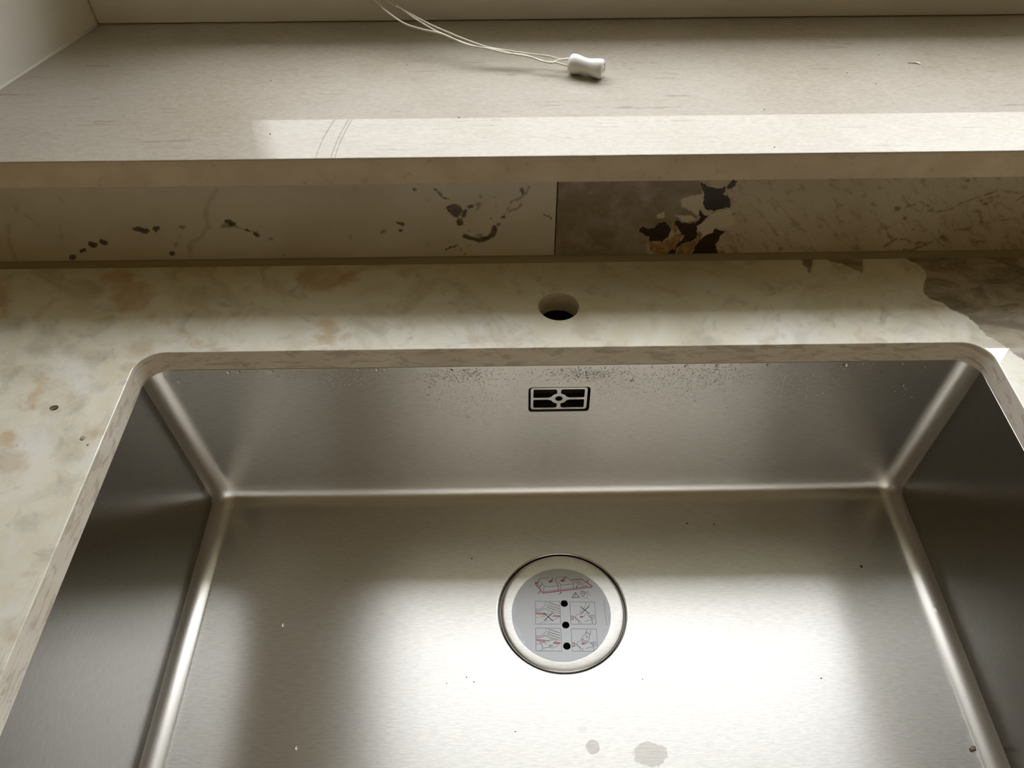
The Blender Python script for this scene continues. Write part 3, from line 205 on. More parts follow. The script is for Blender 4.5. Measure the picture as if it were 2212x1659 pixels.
def plate(bm, outer, holes, f0, f1):
    """solid plate: f0/f1 map (x,y) to the 3-D point on each side"""
    V, F = cdt(outer, holes)
    for f, flip in ((f0, False), (f1, True)):
        vv = [bm.verts.new(f(x, y)) for x, y in V]
        for t in F:
            t = [vv[k] for k in t]; bm.faces.new(t[::-1] if flip else t)
    for lp in [outer] + list(holes):
        a = [bm.verts.new(f0(x, y)) for x, y in lp]; b = [bm.verts.new(f1(x, y)) for x, y in lp]; n = len(lp)
        for k in range(n): bm.faces.new((a[k], a[(k + 1) % n], b[(k + 1) % n], b[k]))
    bmesh.ops.remove_doubles(bm, verts=bm.verts[:], dist=1e-7)
def sdf(P, polys, R=6.0):
    """closeness field in mm: >0 inside any polygon, falls off outside, clipped at R"""
    best = np.full(len(P), -R)
    for poly in polys:
        a = np.array(poly, float)
        near = (P[:, 0] > a[:, 0].min() - R) & (P[:, 0] < a[:, 0].max() + R) & (P[:, 1] > a[:, 1].min() - R) & (P[:, 1] < a[:, 1].max() + R)
        if not near.any(): continue
        Q = P[near]; b = np.roll(a, -1, 0); d = np.full(len(Q), 1e9)
        for p0, p1 in zip(a, b):
            e = p1 - p0; L2 = e @ e + 1e-12; t = np.clip(((Q - p0) @ e) / L2, 0, 1)
            d = np.minimum(d, np.hypot(*(Q - p0 - t[:, None] * e).T))
        s = np.where(inside(Q, a), d, -d)
        best[near] = np.maximum(best[near], s)
    return np.clip(best, -R, R)
def attr(me, name, vals):
    a = me.attributes.new(name, 'FLOAT', 'POINT'); a.data.foreach_set('value', np.asarray(vals, dtype=np.float32))

# ------------------------------------------------------------------ materials
class NT:
    def __init__(s, name):
        s.m = bpy.data.materials.new(name); s.m.use_nodes = True; s.t = s.m.node_tree; s.t.nodes.clear()
        s.out = s.n('ShaderNodeOutputMaterial'); s.b = s.n('ShaderNodeBsdfPrincipled'); s.l(s.b.outputs[0], s.out.inputs[0])
    def n(s, t, **k):
        x = s.t.nodes.new(t)
        for a, b in k.items(): setattr(x, a, b)
        return x
    def l(s, a, b): s.t.links.new(a, b)
    def set(s, **k):
        for a, v in k.items():
            i = s.b.inputs[a.replace('_', ' ')]
            if hasattr(v, 'is_output') and v.is_output: s.l(v, i)
            else: i.default_value = v
        return s
    def co(s, scale=(1, 1, 1), kind='Object', rot=(0, 0, 0)):
        t = s.n('ShaderNodeTexCoord'); m = s.n('ShaderNodeMapping'); m.inputs['Scale'].default_value = scale; m.inputs['Rotation'].default_value = rot
        s.l(t.outputs[kind], m.inputs[0]); return m.outputs[0]
    def noise(s, co, scale, detail=4, rough=.55, dist=0, out='Fac'):
        n = s.n('ShaderNodeTexNoise'); n.inputs['Scale'].default_value = scale; n.inputs['Detail'].default_value = detail
        n.inputs['Roughness'].default_value = rough; n.inputs['Distortion'].default_value = dist; s.l(co, n.inputs['Vector']); return n.outputs[out]
    def ramp(s, f, stops):
        r = s.n('ShaderNodeValToRGB'); e = r.color_ramp.elements
        while len(e) < len(stops): e.new(.5)
        for i, (p, c) in enumerate(stops):
            e[i].position = p; e[i].color = c if len(c) == 4 else (*c, 1)
        s.l(f, r.inputs[0]); return r.outputs[0]
    def rng(s, f, a, b, c=0, d=1):
        r = s.n('ShaderNodeMapRange'); r.inputs[1].default_value = a; r.inputs[2].default_value = b; r.inputs[3].default_value = c; r.inputs[4].default_value = d
        r.interpolation_type = 'SMOOTHSTEP' if (c, d) == (0, 1) else 'LINEAR'; s.l(f, r.inputs[0]); return r.outputs[0]
    def math(s, op, a, b=0):
        m = s.n('ShaderNodeMath', operation=op)
        for i, v in enumerate((a, b)):
            if hasattr(v, 'is_output'): s.l(v, m.inputs[i])
            else: m.inputs[i].default_value = v
        return m.outputs[0]
    def mix(s, f, a, b, blend='MIX'):
        m = s.n('ShaderNodeMix', data_type='RGBA', blend_type=blend)
        for i, v in ((0, f), (6, a), (7, b)):
            if hasattr(v, 'is_output'): s.l(v, m.inputs[i])
            else: m.inputs[i].default_value = v if i == 0 else (*v, 1)[:4]
        return m.outputs[2]
    def attr(s, name):
        a = s.n('ShaderNodeAttribute'); a.attribute_name = name; return a.outputs['Fac']
    def bump(s, h, strength=.1, dist=.001):
        b = s.n('ShaderNodeBump'); b.inputs['Strength'].default_value = strength; b.inputs['Distance'].default_value = dist
        s.l(h, b.inputs['Height']); s.l(b.outputs[0], s.b.inputs['Normal']); return s
    def field(s, name, co, amp=3.0, scale=150, w=.7, bias=0.0):
        """crisp, ragged-edged mask out of a smooth attribute field in mm"""
        n = s.noise(co, scale, 5, .6); n2 = s.noise(co, scale * 3.1, 4, .6)
        n = s.math('ADD', s.math('MULTIPLY', s.math('SUBTRACT', n, .5), amp * 2), s.math('MULTIPLY', s.math('SUBTRACT', n2, .5), amp))
        v = s.math('ADD', s.math('ADD', s.attr(name), n), bias)
        return s.rng(v, -w, w)

def srgb(r, g, b):
    f = lambda c: (c / 255 / 12.92) if c <= 10 else (((c / 255 + .055) / 1.055) ** 2.4)
    return (f(r), f(g), f(b))

def plain(name, col, rough=.5, **k):
    t = NT(name); t.set(Base_Color=(*col, 1), Roughness=rough, **k); return t.m

# walls: painted plaster
t = NT('painted_plaster'); co = t.co()
c = t.mix(t.rng(t.noise(co, 3, 4), .3, .7), (.74, .71, .62), (.79, .76, .67))
t.set(Base_Color=c, Roughness=.55).bump(t.noise(co, 260, 3), .15, .0006); M_WALL = t.m
M_ROOM = plain('warm_room_paint', ROOM_COL, .9)
t = NT('room_floor_wood'); co = t.co((1, 8, 1))
t.set(Base_Color=t.ramp(t.noise(co, 3, 5), [(.3, (.16, .09, .045)), (.7, (.30, .18, .09))]), Roughness=.45); M_FLOORW = t.m
t = NT('cabinet_fronts'); co = t.co((6, 6, 1))
t.set(Base_Color=t.ramp(t.noise(co, 4, 5), [(.3, (.20, .15, .11)), (.7, (.27, .21, .16))]), Roughness=.4); M_CAB = t.m
t = NT('window_frame_paint'); co = t.co()
t.set(Base_Color=t.mix(t.rng(t.noise(co, 8, 4), .35, .7), (.74, .72, .66), (.79, .77, .71)), Roughness=.33).bump(t.noise(co, 140, 3), .05, .0005); M_FRAME = t.m
t = NT('window_glass'); gl = t.n('ShaderNodeBsdfGlossy'); gl.inputs['Roughness'].default_value = 0; tr = t.n('ShaderNodeBsdfTransparent'); tr.inputs[0].default_value = (.93, .95, .94, 1)
fr = t.n('ShaderNodeFresnel'); fr.inputs[0].default_value = 1.45; ms = t.n('ShaderNodeMixShader'); t.l(fr.outputs[0], ms.inputs[0]); t.l(tr.outputs[0], ms.inputs[1]); t.l(gl.outputs[0], ms.inputs[2])
t.l(ms.outputs[0], t.out.inputs[0]); M_GLASS = t.m
M_NEIGH = plain('pale_render_outside', (.62, .60, .55), .9)
M_CAULK = plain('white_caulk', (.70, .67, .58), .4)

# window sill: honed then polished beige limestone, fine streaks along the sill
t = NT('beige_limestone'); co = t.co(); st = t.co((1, 13, 13), rot=(0, 0, .03))
base = t.mix(t.rng(t.noise(co, 7, 5), .35, .68), SILL_A, SILL_B)
base = t.mix(t.math('MULTIPLY', t.rng(t.noise(co, 450, 3, .7), .58, .78), .22), base, (.30, .23, .17))
base = t.mix(t.math('MULTIPLY', t.rng(t.noise(t.co((1, 2.6, 1)), 190, 4, .7), .38, .62), .12), base, (.80, .75, .68))
s1 = t.math('MULTIPLY', t.rng(t.noise(st, 17, 7, .72, .6), .585, .64), t.rng(t.noise(co, 9, 2), .42, .58))
base = t.mix(t.math('MULTIPLY', s1, .65), base, (.22, .17, .12))
s2 = t.math('MULTIPLY', t.rng(t.noise(t.co((1, 20, 20), rot=(0, 0, -.07)), 11, 6, .75, .3), .61, .68), t.rng(t.noise(co, 14, 2), .46, .60))
base = t.mix(t.math('MULTIPLY', s2, .7), base, (.20, .16, .12))
t.set(Base_Color=base, Roughness=.28, Coat_Weight=1.0, Coat_Roughness=.015, Coat_IOR=1.38, Specular_IOR_Level=.25)
t.bump(t.noise(co, 500, 2), .03, .0004); M_SILL = t.m
# sill nose: sawn, matt
t = NT('sawn_limestone_edge'); co = t.co()
c = t.mix(t.rng(t.noise(co, 30, 5), .35, .7), (.60, .49, .35), (.67, .57, .43))
c = t.mix(t.math('MULTIPLY', t.rng(t.noise(co, 95, 5, .65), .60, .72), .5), c, (.38, .29, .19))
t.set(Base_Color=c, Roughness=.6).bump(t.noise(co, 700, 3), .15, .0004); M_SILL_EDGE = t.m

def stone_common(t, co, tone_a, tone_b):
    c = t.mix(t.rng(t.noise(co, 11, 5, .6, .5), .3, .7), tone_a, tone_b)
    return c
# left upstand slab
t = NT('white_veined_porcelain'); co = t.co()
c = stone_common(t, co, UP_A, UP_B)
c = t.mix(t.math('MULTIPLY', t.field('pale', co, 3.2, 140, 2.2), .42), c, (.26, .19, .10))
c = t.mix(t.math('MULTIPLY', t.field('mid', co, 2.4, 210, .9), .60), c, (.13, .085, .045))
dk = t.field('dark', co, 2.6, 190, .8)
c = t.mix(t.math('MULTIPLY', dk, .93), c, t.mix(t.rng(t.noise(co, 260, 4), .4, .65), (.035, .016, .008), (.11, .065, .03)))
t.set(Base_Color=c, Roughness=.3); M_UP_L = t.m
# right upstand slab
t = NT('patchwork_veined_porcelain'); co = t.co()
cream = stone_common(t, co, UPR_A, UPR_B)
diag = t.co((1, 1, 1), rot=(0, -.75, 0))
dn = t.n('ShaderNodeMapping'); dn.inputs['Scale'].default_value = (1, 1, 3); t.l(diag, dn.inputs[0])
cream = t.mix(t.math('MULTIPLY', t.rng(t.noise(dn.outputs[0], 60, 6, .65, .6), .50, .66), .50), cream, (.24, .17, .09))
grey = t.mix(t.rng(t.noise(co, 38, 5, .6, .4), .35, .65), (.30, .25, .20), (.20, .15, .085))
grey = t.mix(t.math('MULTIPLY', t.rng(t.noise(co, 90, 5), .6, .75), .5), grey, (.42, .38, .30))
c = t.mix(t.field('grey', co, 4.5, 120, 1.2), cream, grey)
c = t.mix(t.math('MULTIPLY', t.field('vein', co, 3.2, 170, 1.2), .75), c, (.16, .095, .035))
c = t.mix(t.field('cream', co, 2.2, 200, .8), c, (.52, .45, .33))
och = t.mix(t.rng(t.noise(co, 150, 5, .7, 1), .40, .62), (.19, .095, .03), (.42, .26, .10))
c = t.mix(t.math('MULTIPLY', t.field('ochre', co, 2.0, 220, .7), .9), c, och)
blk = t.mix(t.rng(t.noise(co, 300, 6, .7, 1.5), .60, .68), (.026, .014, .007), (.13, .065, .03))
c = t.mix(t.field('dark', co, 3.0, 170, .35), c, blk)
t.set(Base_Color=c, Roughness=.3); t.b.inputs['Specular IOR Level'].default_value = .3; M_UP_R = t.m
# worktop
t = NT('onyx_look_porcelain'); co = t.co()
c = t.mix(t.rng(t.noise(co, 9, 5, .6, .8), .32, .68), WT_A, WT_B)
c = t.mix(t.math('MULTIPLY', t.rng(t.noise(co, 28, 5, .62, .7), .50, .70), .6), c, (.84, .84, .79))
c = t.mix(t.math('MULTIPLY', t.rng(t.noise(co, 15, 6, .62, 1.0), .48, .70), .55), c, (.48, .43, .29))
c = t.mix(t.math('MULTIPLY', t.rng(t.noise(co, 46, 5, .6, .8), .54, .74), .42), c, (.36, .35, .28))
c = t.mix(t.math('MULTIPLY', t.rng(t.noise(co, 33, 4, .6, .5), .56, .72), .45), c, (.58, .44, .29))
c = t.mix(t.math('MULTIPLY', t.field('green', co, 7, 55, 7), .42), c, (.30, .285, .21))
c = t.mix(t.math('MULTIPLY', t.field('tan', co, 7, 60, 5), .45), c, (.52, .40, .25))
c = t.mix(t.math('MULTIPLY', t.field('ochre', co, 9, 48, 4.0, -1.5), .62), c, t.mix(t.rng(t.noise(co, 40, 4), .35, .65), (.56, .36, .15), (.64, .50, .30)))
dst = t.n('ShaderNodeMapping'); dst.inputs['Scale'].default_value = (1, 2.0, 1); dst.inputs['Rotation'].default_value = (0, 0, .35); t.l(co, dst.inputs[0])
dkc = t.mix(t.rng(t.noise(dst.outputs[0], 20, 6, .65, 1), .36, .66), (.16, .12, .07), (.42, .36, .25))
dkc = t.mix(t.math('MULTIPLY', t.rng(t.noise(dst.outputs[0], 55, 6, .7, 1), .52, .68), .5), dkc, (.45, .39, .29))
c = t.mix(t.math('MULTIPLY', t.field('dark', co, 3.5, 90, .8), .92), c, dkc)
t.set(Base_Color=c, Roughness=.42, Coat_Weight=1.0, Coat_Roughness=.0, Coat_IOR=WT_COAT, Specular_IOR_Level=.3); M_WT = t.m
# cut edge of the worktop
t = NT('worktop_cut_edge'); co = t.co((1, 1, 3.0))
c = t.mix(t.rng(t.noise(t.co(), 16, 4), .3, .7), (.76, .68, .55), (.84, .78, .66))
band = t.rng(t.noise(t.co((1, 1, 4)), 42, 6, .65, .8), .50, .60)
c = t.mix(t.math('MULTIPLY', band, .50), c, (.42, .34, .24))
t.set(Base_Color=c, Roughness=.38); M_EDGE = t.m
t = NT('sealant'); t.set(Base_Color=(.27, .21, .12, 1), Roughness=.4); M_SEAL = t.m

# brushed stainless steel; u runs along the brushing
def steel(name, col=(.6, .6, .6), rough=.34, aniso=.7, stains=False, rot=0.0, grain=.10):
    t = NT(name); uv = t.co((1, 1, 1), 'UV')
    br = t.co((4, 300, 1), 'UV'); b2 = t.co((28, 170, 1), 'UV')
    g = t.noise(br, 6, 4, .6); g2 = t.noise(b2, 4, 3, .6)
    ob = t.co(); cl = t.noise(ob, 5, 3)
    rgh = t.math('ADD', t.rng(g, .3, .7, rough * .93, rough * 1.07), t.rng(cl, .3, .7, -.015, .02))
    colr = t.mix(t.rng(g2, .3, .7), tuple(x * .93 for x in col), tuple(x * 1.05 for x in col))
    if stains:
        sp = t.co()
        for (x, y, rx, ry, k, amp) in ((.0177, -.2588, .0055, .0056, .70, .30), (.0635, -.2652, .0135, .0095, .74, .35), (.12, -.30, .006, .004, .9, .3), (.010, -.245, .004, .0022, .93, .3)):
            mp = t.n('ShaderNodeMapping'); mp.vector_type = 'POINT'
            mp.inputs['Location'].default_value = (-x / rx, -y / ry, 0); mp.inputs['Scale'].default_value = (1 / rx, 1 / ry, 0); t.l(sp, mp.inputs[0])
            ln = t.n('ShaderNodeVectorMath', operation='LENGTH'); t.l(mp.outputs[0], ln.inputs[0])
            d = t.math('ADD', ln.outputs['Value'], t.math('MULTIPLY', t.math('SUBTRACT', t.noise(sp, 220, 3), .5), amp * 2))
            colr = t.mix(t.rng(d, 1.06, .94), colr, tuple(q * k for q in (1.0, .98, .96)), 'MULTIPLY')
    t.set(Base_Color=colr, Metallic=1.0, Roughness=rgh, Anisotropic=aniso, Anisotropic_Rotation=rot)
    tg = t.n('ShaderNodeTangent'); tg.direction_type = 'UV_MAP'; tg.uv_map = 'UVMap'; t.l(tg.outputs[0], t.b.inputs['Tangent'])
    t.bump(t.math('ADD', g2, t.math('MULTIPLY', t.noise(t.co((1, 3, 1), 'UV'), 420, 3, .6), .8)), grain, .00025)
    return t.m
M_STEEL = steel('brushed_steel', STEEL_COL, ST_ROUGH, ST_ANISO, stains=True, rot=ST_ROT, grain=.16)
M_STEEL_W = steel('shaded_satin_steel', SIDE_SHADE_COL, SW_ROUGH, SW_ANISO, rot=SW_ROT, grain=.05)  # side walls: same bowl steel, shade put into a darker colour
M_FOLD = plain('satin_steel_fold', (.68, .655, .61), .33, Metallic=1.0)
M_STEEL_S = plain('satin_steel', (.66, .645, .62), .24, Metallic=1.0)
M_STEEL_P = plain('pale_pressed_steel', (.80, .77, .72), .32, Metallic=1.0)
M_DARK = plain('hole_shade_black', (.012, .010, .008), .9)
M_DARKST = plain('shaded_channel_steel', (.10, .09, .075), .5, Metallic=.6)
M_STICK = plain('silver_grey_sticker', (.56, .57, .575), .45, Metallic=.15)
M_STICK_EDGE = plain('lifted_sticker_edge', (.66, .70, .76), .3)
M_PGREY = plain('grey_print', (.13, .13, .13), .5); M_PRED = plain('red_print', (.42, .09, .095), .5); M_PLG = plain('light_grey_print', (.34, .34, .33), .5)
M_PBLK = plain('black_print', (.015, .012, .015), .5); M_PPINK = plain('pink_print', (.58, .27, .27), .5)
t = NT('water'); t.set(Base_Color=(1, 1, 1, 1), Roughness=.02, IOR=1.333, Transmission_Weight=1.0); M_WATER = t.m
t = NT('cord_cotton'); co = t.co(); t.set(Base_Color=(.74, .70, .59, 1), Roughness=.75).bump(t.noise(co, 1500, 2), .4, .0003); M_CORD = t.m
t = NT('white_plastic'); co = t.co(); t.set(Base_Color=(.74, .73, .68, 1), Roughness=.32, Subsurface_Weight=.12, Subsurface_Radius=(.004, .004, .003)).bump(t.noise(co, 90, 3), .08, .0008); M_TASSEL = t.m
t = NT('thin_water'); gl = t.n('ShaderNodeBsdfGlossy'); gl.inputs['Roughness'].default_value = .03; tr = t.n('ShaderNodeBsdfTransparent'); tr.inputs[0].default_value = (.93, .93, .92, 1)
fr = t.n('ShaderNodeFresnel'); fr.inputs[0].default_value = 1.33; ms = t.n('ShaderNodeMixShader'); t.l(fr.outputs[0], ms.inputs[0]); t.l(tr.outputs[0], ms.inputs[1]); t.l(gl.outputs[0], ms.inputs[2])
t.l(ms.outputs[0], t.out.inputs[0]); M_THIN = t.m
M_CRUMB = plain('dark_crumb', (.09, .065, .05), .7); M_LEAF = plain('brown_flake', (.22, .15, .12), .7); M_CHIP = plain('white_chip', (.78, .75, .68), .6)

# ------------------------------------------------------------------ the setting
RX0, RX1, RY0, RZ0, RZ1 = -2.3, 2.4, -3.2, -.91, 1.62
def slab_with_hole_wall():
    """window wall with the splayed opening; room face y=.1245, outer face y=.50"""
    bm = bmesh.new(); yf, yo = .1245, .50
    k = .372           # splay
    xl = lambda y: FX0 + (y - YR) * k
    xr = lambda y: FX1 - (y - YR) * k
    zb, zt = HS - TS, FZ1
    def ring(y, x0, x1, z0, z1): return [bm.verts.new(p) for p in ((x0, y, z0), (x1, y, z0), (x1, y, z1), (x0, y, z1))]
    O = ring(yf, RX0 - .2, RX1 + .2, RZ0 - .2, RZ1 + .2); I = ring(yf, xl(yf), xr(yf), zb, zt)
    J = ring(yo, xl(YR), xr(YR), zb, zt); K = ring(YR + .0, xl(YR), xr(YR), zb, zt); P = ring(yo, RX0 - .2, RX1 + .2, RZ0 - .2, RZ1 + .2)
    for A, B in ((O, I), (I, K), (K, J), (J, P), (P, O)):
        for i in range(4): bm.faces.new((A[i], A[(i + 1) % 4], B[(i + 1) % 4], B[i]))
    return tome(bm, 'wall_window')
o = link('wall_back', slab_with_hole_wall(), M_WALL); tag(o, kind='structure')
for nm, d, m in (('wall_left', (RX0 - .1, RX0, RY0, .1245, RZ0, RZ1), M_ROOM), ('wall_right', (RX1, RX1 + .1, RY0, .1245, RZ0, RZ1), M_ROOM),
                 ('wall_front', (RX0 - .1, RX1 + .1, RY0 - .1, RY0, RZ0, RZ1), M_ROOM), ('ceiling', (RX0 - .1, RX1 + .1, RY0 - .1, .1245, RZ1, RZ1 + .1), M_ROOM),
                 ('floor', (RX0 - .1, RX1 + .1, RY0 - .1, .1245, RZ0 - .1, RZ0), M_FLOORW)):
    tag(bx(nm, d, m), kind='structure')

# window: fixed frame, sash, pane
win = empty('window_1', (.21, YR, HS)); tag(win, kind='structure')
def frame_ring(name, x0, x1, z0, z1, w, wb, y0, y1, mat, bev=.003):
    bm = bmesh.new()
    box(bm, x0, x1, y0, y1, z0, z0 + wb, bev); box(bm, x0, x1, y0, y1, z1 - w, z1, bev)
    box(bm, x0, x0 + w, y0, y1, z0 + wb, z1 - w, bev); box(bm, x1 - w, x1, y0, y1, z0 + wb, z1 - w, bev)
    o = link(name, tome(bm, name), mat, None, 40); rel(o, win); return o
frame_ring('window_frame', FX0, FX1, HS + .0002, FZ1, .062, .052, YR + .004, YR + .075, M_FRAME)
frame_ring('window_sash', FX0 + .058, FX1 - .058, HS + .048, FZ1 - .058, GX0 - FX0 - .058, GZ0 - HS - .048, YR - .0, YR + .060, M_FRAME, .005)
bm = bmesh.new(); vs = [bm.verts.new(p) for p in ((GX0 - .004, YR + .03, GZ0 - .004), (GX1 + .004, YR + .03, GZ0 - .004), (GX1 + .004, YR + .03, GZ1 + .004), (GX0 - .004, YR + .03, GZ1 + .004))]
bm.faces.new(vs); me = bpy.data.meshes.new('pane'); bm.to_mesh(me); bm.free(); rel(link('window_pane', me, M_GLASS), win)
# head rail of the pulled-up blind, out of the frame, that the cords hang from

# roof overhang outside, above the window
ev = bx('trim_2', (-3.2, 3.6, .50, EAVE_Y, EAVE_Z, EAVE_Z + .18), M_WALL, None, .004); tag(ev, kind='structure')
hs2 = bx('wall_outside', (-6.5, 7.5, NB_Y, NB_Y + .3, -3, NB_Z), M_NEIGH, None, .01); tag(hs2, kind='structure')

# sill slab with a chamfered nose
bm = bmesh.new()
k = .372
def xs(y, s): return (FX0 + (y - YR) * k - .002) if s < 0 else (FX1 - (y - YR) * k + .002)
prof = [(YR + .07, HS), (YN + .0016, HS), (YN + .0010, HS - .0003), (YN + .0007, HS - .0009), (YN, HS - .0052), (YN, HS - TS + .0005), (YN + .0005, HS - TS), (YR + .07, HS - TS)]
L_ = [bm.verts.new((xs(min(y, YR), -1), y, z)) for y, z in prof]; R_ = [bm.verts.new((xs(min(y, YR), 1), y, z)) for y, z in prof]
n = len(prof); fs = []
for i in range(n): fs.append(bm.faces.new((L_[i], L_[(i + 1) % n], R_[(i + 1) % n], R_[i])))
bm.faces.new(L_[::-1]); bm.faces.new(R_)
for i, f in enumerate(fs): f.material_index = 1 if i in (3, 4, 5, 6) else 0
o = link('window_sill', tome(bm, 'window_sill'), [M_SILL, M_SILL_EDGE]); tag(o, 'polished beige limestone window sill with fine streaks and a pale nose edge', 'window sill')
# caulk bead between sill and left reveal
bm = bmesh.new(); tube(bm, [(xs(y, -1) + .0026, y, HS + .0006) for y in (YN + .013, .2, .28, YR - .002)], .0022, 8)
tag(link('trim_1', tome(bm, 'trim_1'), M_CAULK, None, 180), kind='structure')

# ------------------------------------------------------------------ upstand slabs
def upstand(name, x0, x1, zt, yf, mat, fields, step=.0015, x_f0=None, x_f1=None):
    """field grid on the face, plain sides"""
    xa, xb = x_f0 if x_f0 is not None else x0, x_f1 if x_f1 is not None else x1
    bm = bmesh.new(); nx = max(2, int((xb - xa) / step)); nz = max(2, int(zt / step)); bev = .0006
    X = np.linspace(xa, xb, nx + 1); Z = np.linspace(.0002, zt - bev, nz + 1)
    if xa > x0 + 1e-4: X = np.insert(X, 0, x0)
    if xb < x1 - 1e-4: X = np.append(X, x1)
    X[0] += bev if x0 > -.5 else 0; X[-1] -= bev if x1 < .5 else 0
    ny = [[bm.verts.new((x, yf, z)) for x in X] for z in Z]
    for j in range(len(Z) - 1):
        for i in range(len(X) - 1): bm.faces.new((ny[j][i], ny[j][i + 1], ny[j + 1][i + 1], ny[j + 1][i]))
    yb = .1245
    rim = [(v.co.x, v.co.z) for v in ny[0]] + [(X[-1], z) for z in Z[1:]] + [(x, Z[-1]) for x in X[::-1][1:]] + [(X[0], z) for z in Z[::-1][1:-1]]
    loopv = [v for v in ny[0]] + [r[-1] for r in ny[1:]] + ny[-1][::-1][1:] + [r[0] for r in ny[::-1][1:-1]]
    def off(v, y, e):
        x, z = v.co.x, v.co.z
        if abs(x - X[0]) < 1e-7: x = X[0] - e
        if abs(x - X[-1]) < 1e-7: x = X[-1] + e
        if abs(z - Z[-1]) < 1e-7: z = Z[-1] + e
        return bm.verts.new((x, y, z))
    A = loopv
    for y, e in ((yf + bev, bev), (yb, bev)):
        B = [off(v, y, e if y == yf + bev else 0) for v in A]; nn = len(A)
        for i in range(nn): bm.faces.new((A[i], A[(i + 1) % nn], B[(i + 1) % nn], B[i]))
        A = B
        X = [min(v.co.x for v in A), max(v.co.x for v in A)]; Z = [0, max(v.co.z for v in A)]
    me = tome(bm, name)
    P = np.array([(v.co.x * 1000, v.co.z * 1000) for v in me.vertices])
    for an, polys in fields.items(): attr(me, an, sdf(P, polys))
    return link(name, me, mat)
ZT = HS - TS - .0010
o = upstand('backsplash_slab', -.95, -.0035, ZT, YS + .0004, M_UP_L, {'dark': SL_DARK, 'mid': SL_MID, 'pale': SL_LIGHT}, .0015, x_f0=-.60)
tag(o, 'left backsplash slab, off-white with scattered dark brown blotches, under the sill', 'backsplash')
o = upstand('backsplash_slab', -.0027, 1.30, ZT, YS + .0002, M_UP_R, {'dark': SR_DARK, 'ochre': SR_OCHRE, 'cream': SR_CREAM, 'grey': SR_GREY, 'vein': SR_VEIN}, .0015, x_f1=.62)
tag(o, 'right backsplash slab, cream with a black and ochre cluster and brown veins', 'backsplash')

# ------------------------------------------------------------------ worktop
CX0, CX1, CY0, CY1, CRAD = -.35, .35, -.40, 0.0, .0215
def cut(e):   # cut-out outline grown by e (the left side runs very slightly out of square)
    p = rrect(CX0 - e, CX1 + e, CY0 - e, CY1 + e, CRAD + e, 12)
    return [(x - .0031 * (-y / .3) if x < 0 else x, y) for x, y in p]
TAP = (-.0022, .0503)
WX0, WX1, WY0, WY1 = -.95, 1.30, -.47, .1240
bev = .0007
outer = [(WX0, WY0), (WX1, WY0), (WX1, WY1), (WX0, WY1)]
G = []
st = .006
for iy in range(int((WY1 - WY0) / st)):
    for ix in range(int((.62 + .66) / st)):
        x, y = -.66 + ix * st + (.003 if iy % 2 else 0), WY0 + .003 + iy * st
        if CX0 - .006 < x < CX1 + .005 and CY0 - .005 < y < CY1 + .005: continue
        if math.hypot(x - TAP[0], y - TAP[1]) < .0215: continue
        G.append((x, y))
c_out, tap_out = cut(bev), circ(*TAP, .0175 + .0006, 64)
V, F = cdt(outer, [c_out, tap_out], G)
bm = bmesh.new()
vv = [bm.verts.new((x, y, 0)) for x, y in V]
for f in F:
    f = bm.faces.new([vv[k] for k in f]); f.material_index = 0
V2, F2 = cdt(outer, [cut(bev * .5), circ(*TAP, .0175, 64)])
v2 = [bm.verts.new((x, y, -T)) for x, y in V2]
for f in F2: bm.faces.new([v2[k] for k in f][::-1]).material_index = 1
def strip(loops, mi):
    rr = [[bm.verts.new(p) for p in lp] for lp in loops]
    for A, B in zip(rr, rr[1:]):
        for i in range(len(A)): bm.faces.new((A[i], A[(i + 1) % len(A)], B[(i + 1) % len(B)], B[i])).material_index = mi
strip([[(x, y, 0) for x, y in cut(bev)], [(x, y, -bev * .3) for x, y in cut(bev * .3)], [(x, y, -bev) for x, y in cut(0)]], 0)
strip([[(x, y, -bev) for x, y in cut(0)], [(x, y, -T + bev * .5) for x, y in cut(0)], [(x, y, -T + .0001) for x, y in cut(bev * .3)], [(x, y, -T) for x, y in cut(bev * .5)]], 1)
strip([[(x, y, 0) for x, y in circ(*TAP, .0181, 64)], [(x, y, -.0006) for x, y in circ(*TAP, .0175, 64)], [(x, y, -T) for x, y in circ(*TAP, .0175, 64)]], 1)
strip([[(x, y, 0) for x, y in outer], [(x, y, -T) for x, y in outer]], 1)
bmesh.ops.remove_doubles(bm, verts=bm.verts[:], dist=2e-6)
me = tome(bm, 'worktop')
for p in me.polygons:
    c_ = p.center
    if p.material_index == 0 and c_.z < -.00001 and c_.y > -.012: p.material_index = 1
P = np.array([(v.co.x * 1000, v.co.y * 1000) for v in me.vertices])
for an, polys, R in (('dark', WT_DARK, 10), ('ochre', WT_OCHRE, 10), ('tan', WT_TAN, 10), ('green', WT_GREEN, 12)): attr(me, an, sdf(P, polys, R))
wt = link('worktop', me, [M_WT, M_EDGE], None, 12)
tag(wt, 'cloudy off-white onyx-look worktop with ochre stains, tap hole and sink cut-out', 'worktop')
# sealant bead in the corner under the upstand
bm = bmesh.new(); prof = [(YS - .0042, .0001), (YS - .0034, .0012), (YS - .0018, .0036), (YS - .0004, .0052), (YS + .0003, .0052), (YS + .0003, .0001)]
A = [bm.verts.new((-.94, y, z)) for y, z in prof]; B = [bm.verts.new((1.29, y, z)) for y, z in prof]
for i in range(len(prof)): bm.faces.new((A[i], A[(i + 1) % len(prof)], B[(i + 1) % len(prof)], B[i]))
bm.faces.new(A[::-1]); bm.faces.new(B)
link('sealant_bead', tome(bm, 'sealant_bead'), M_SEAL, wt, 60)

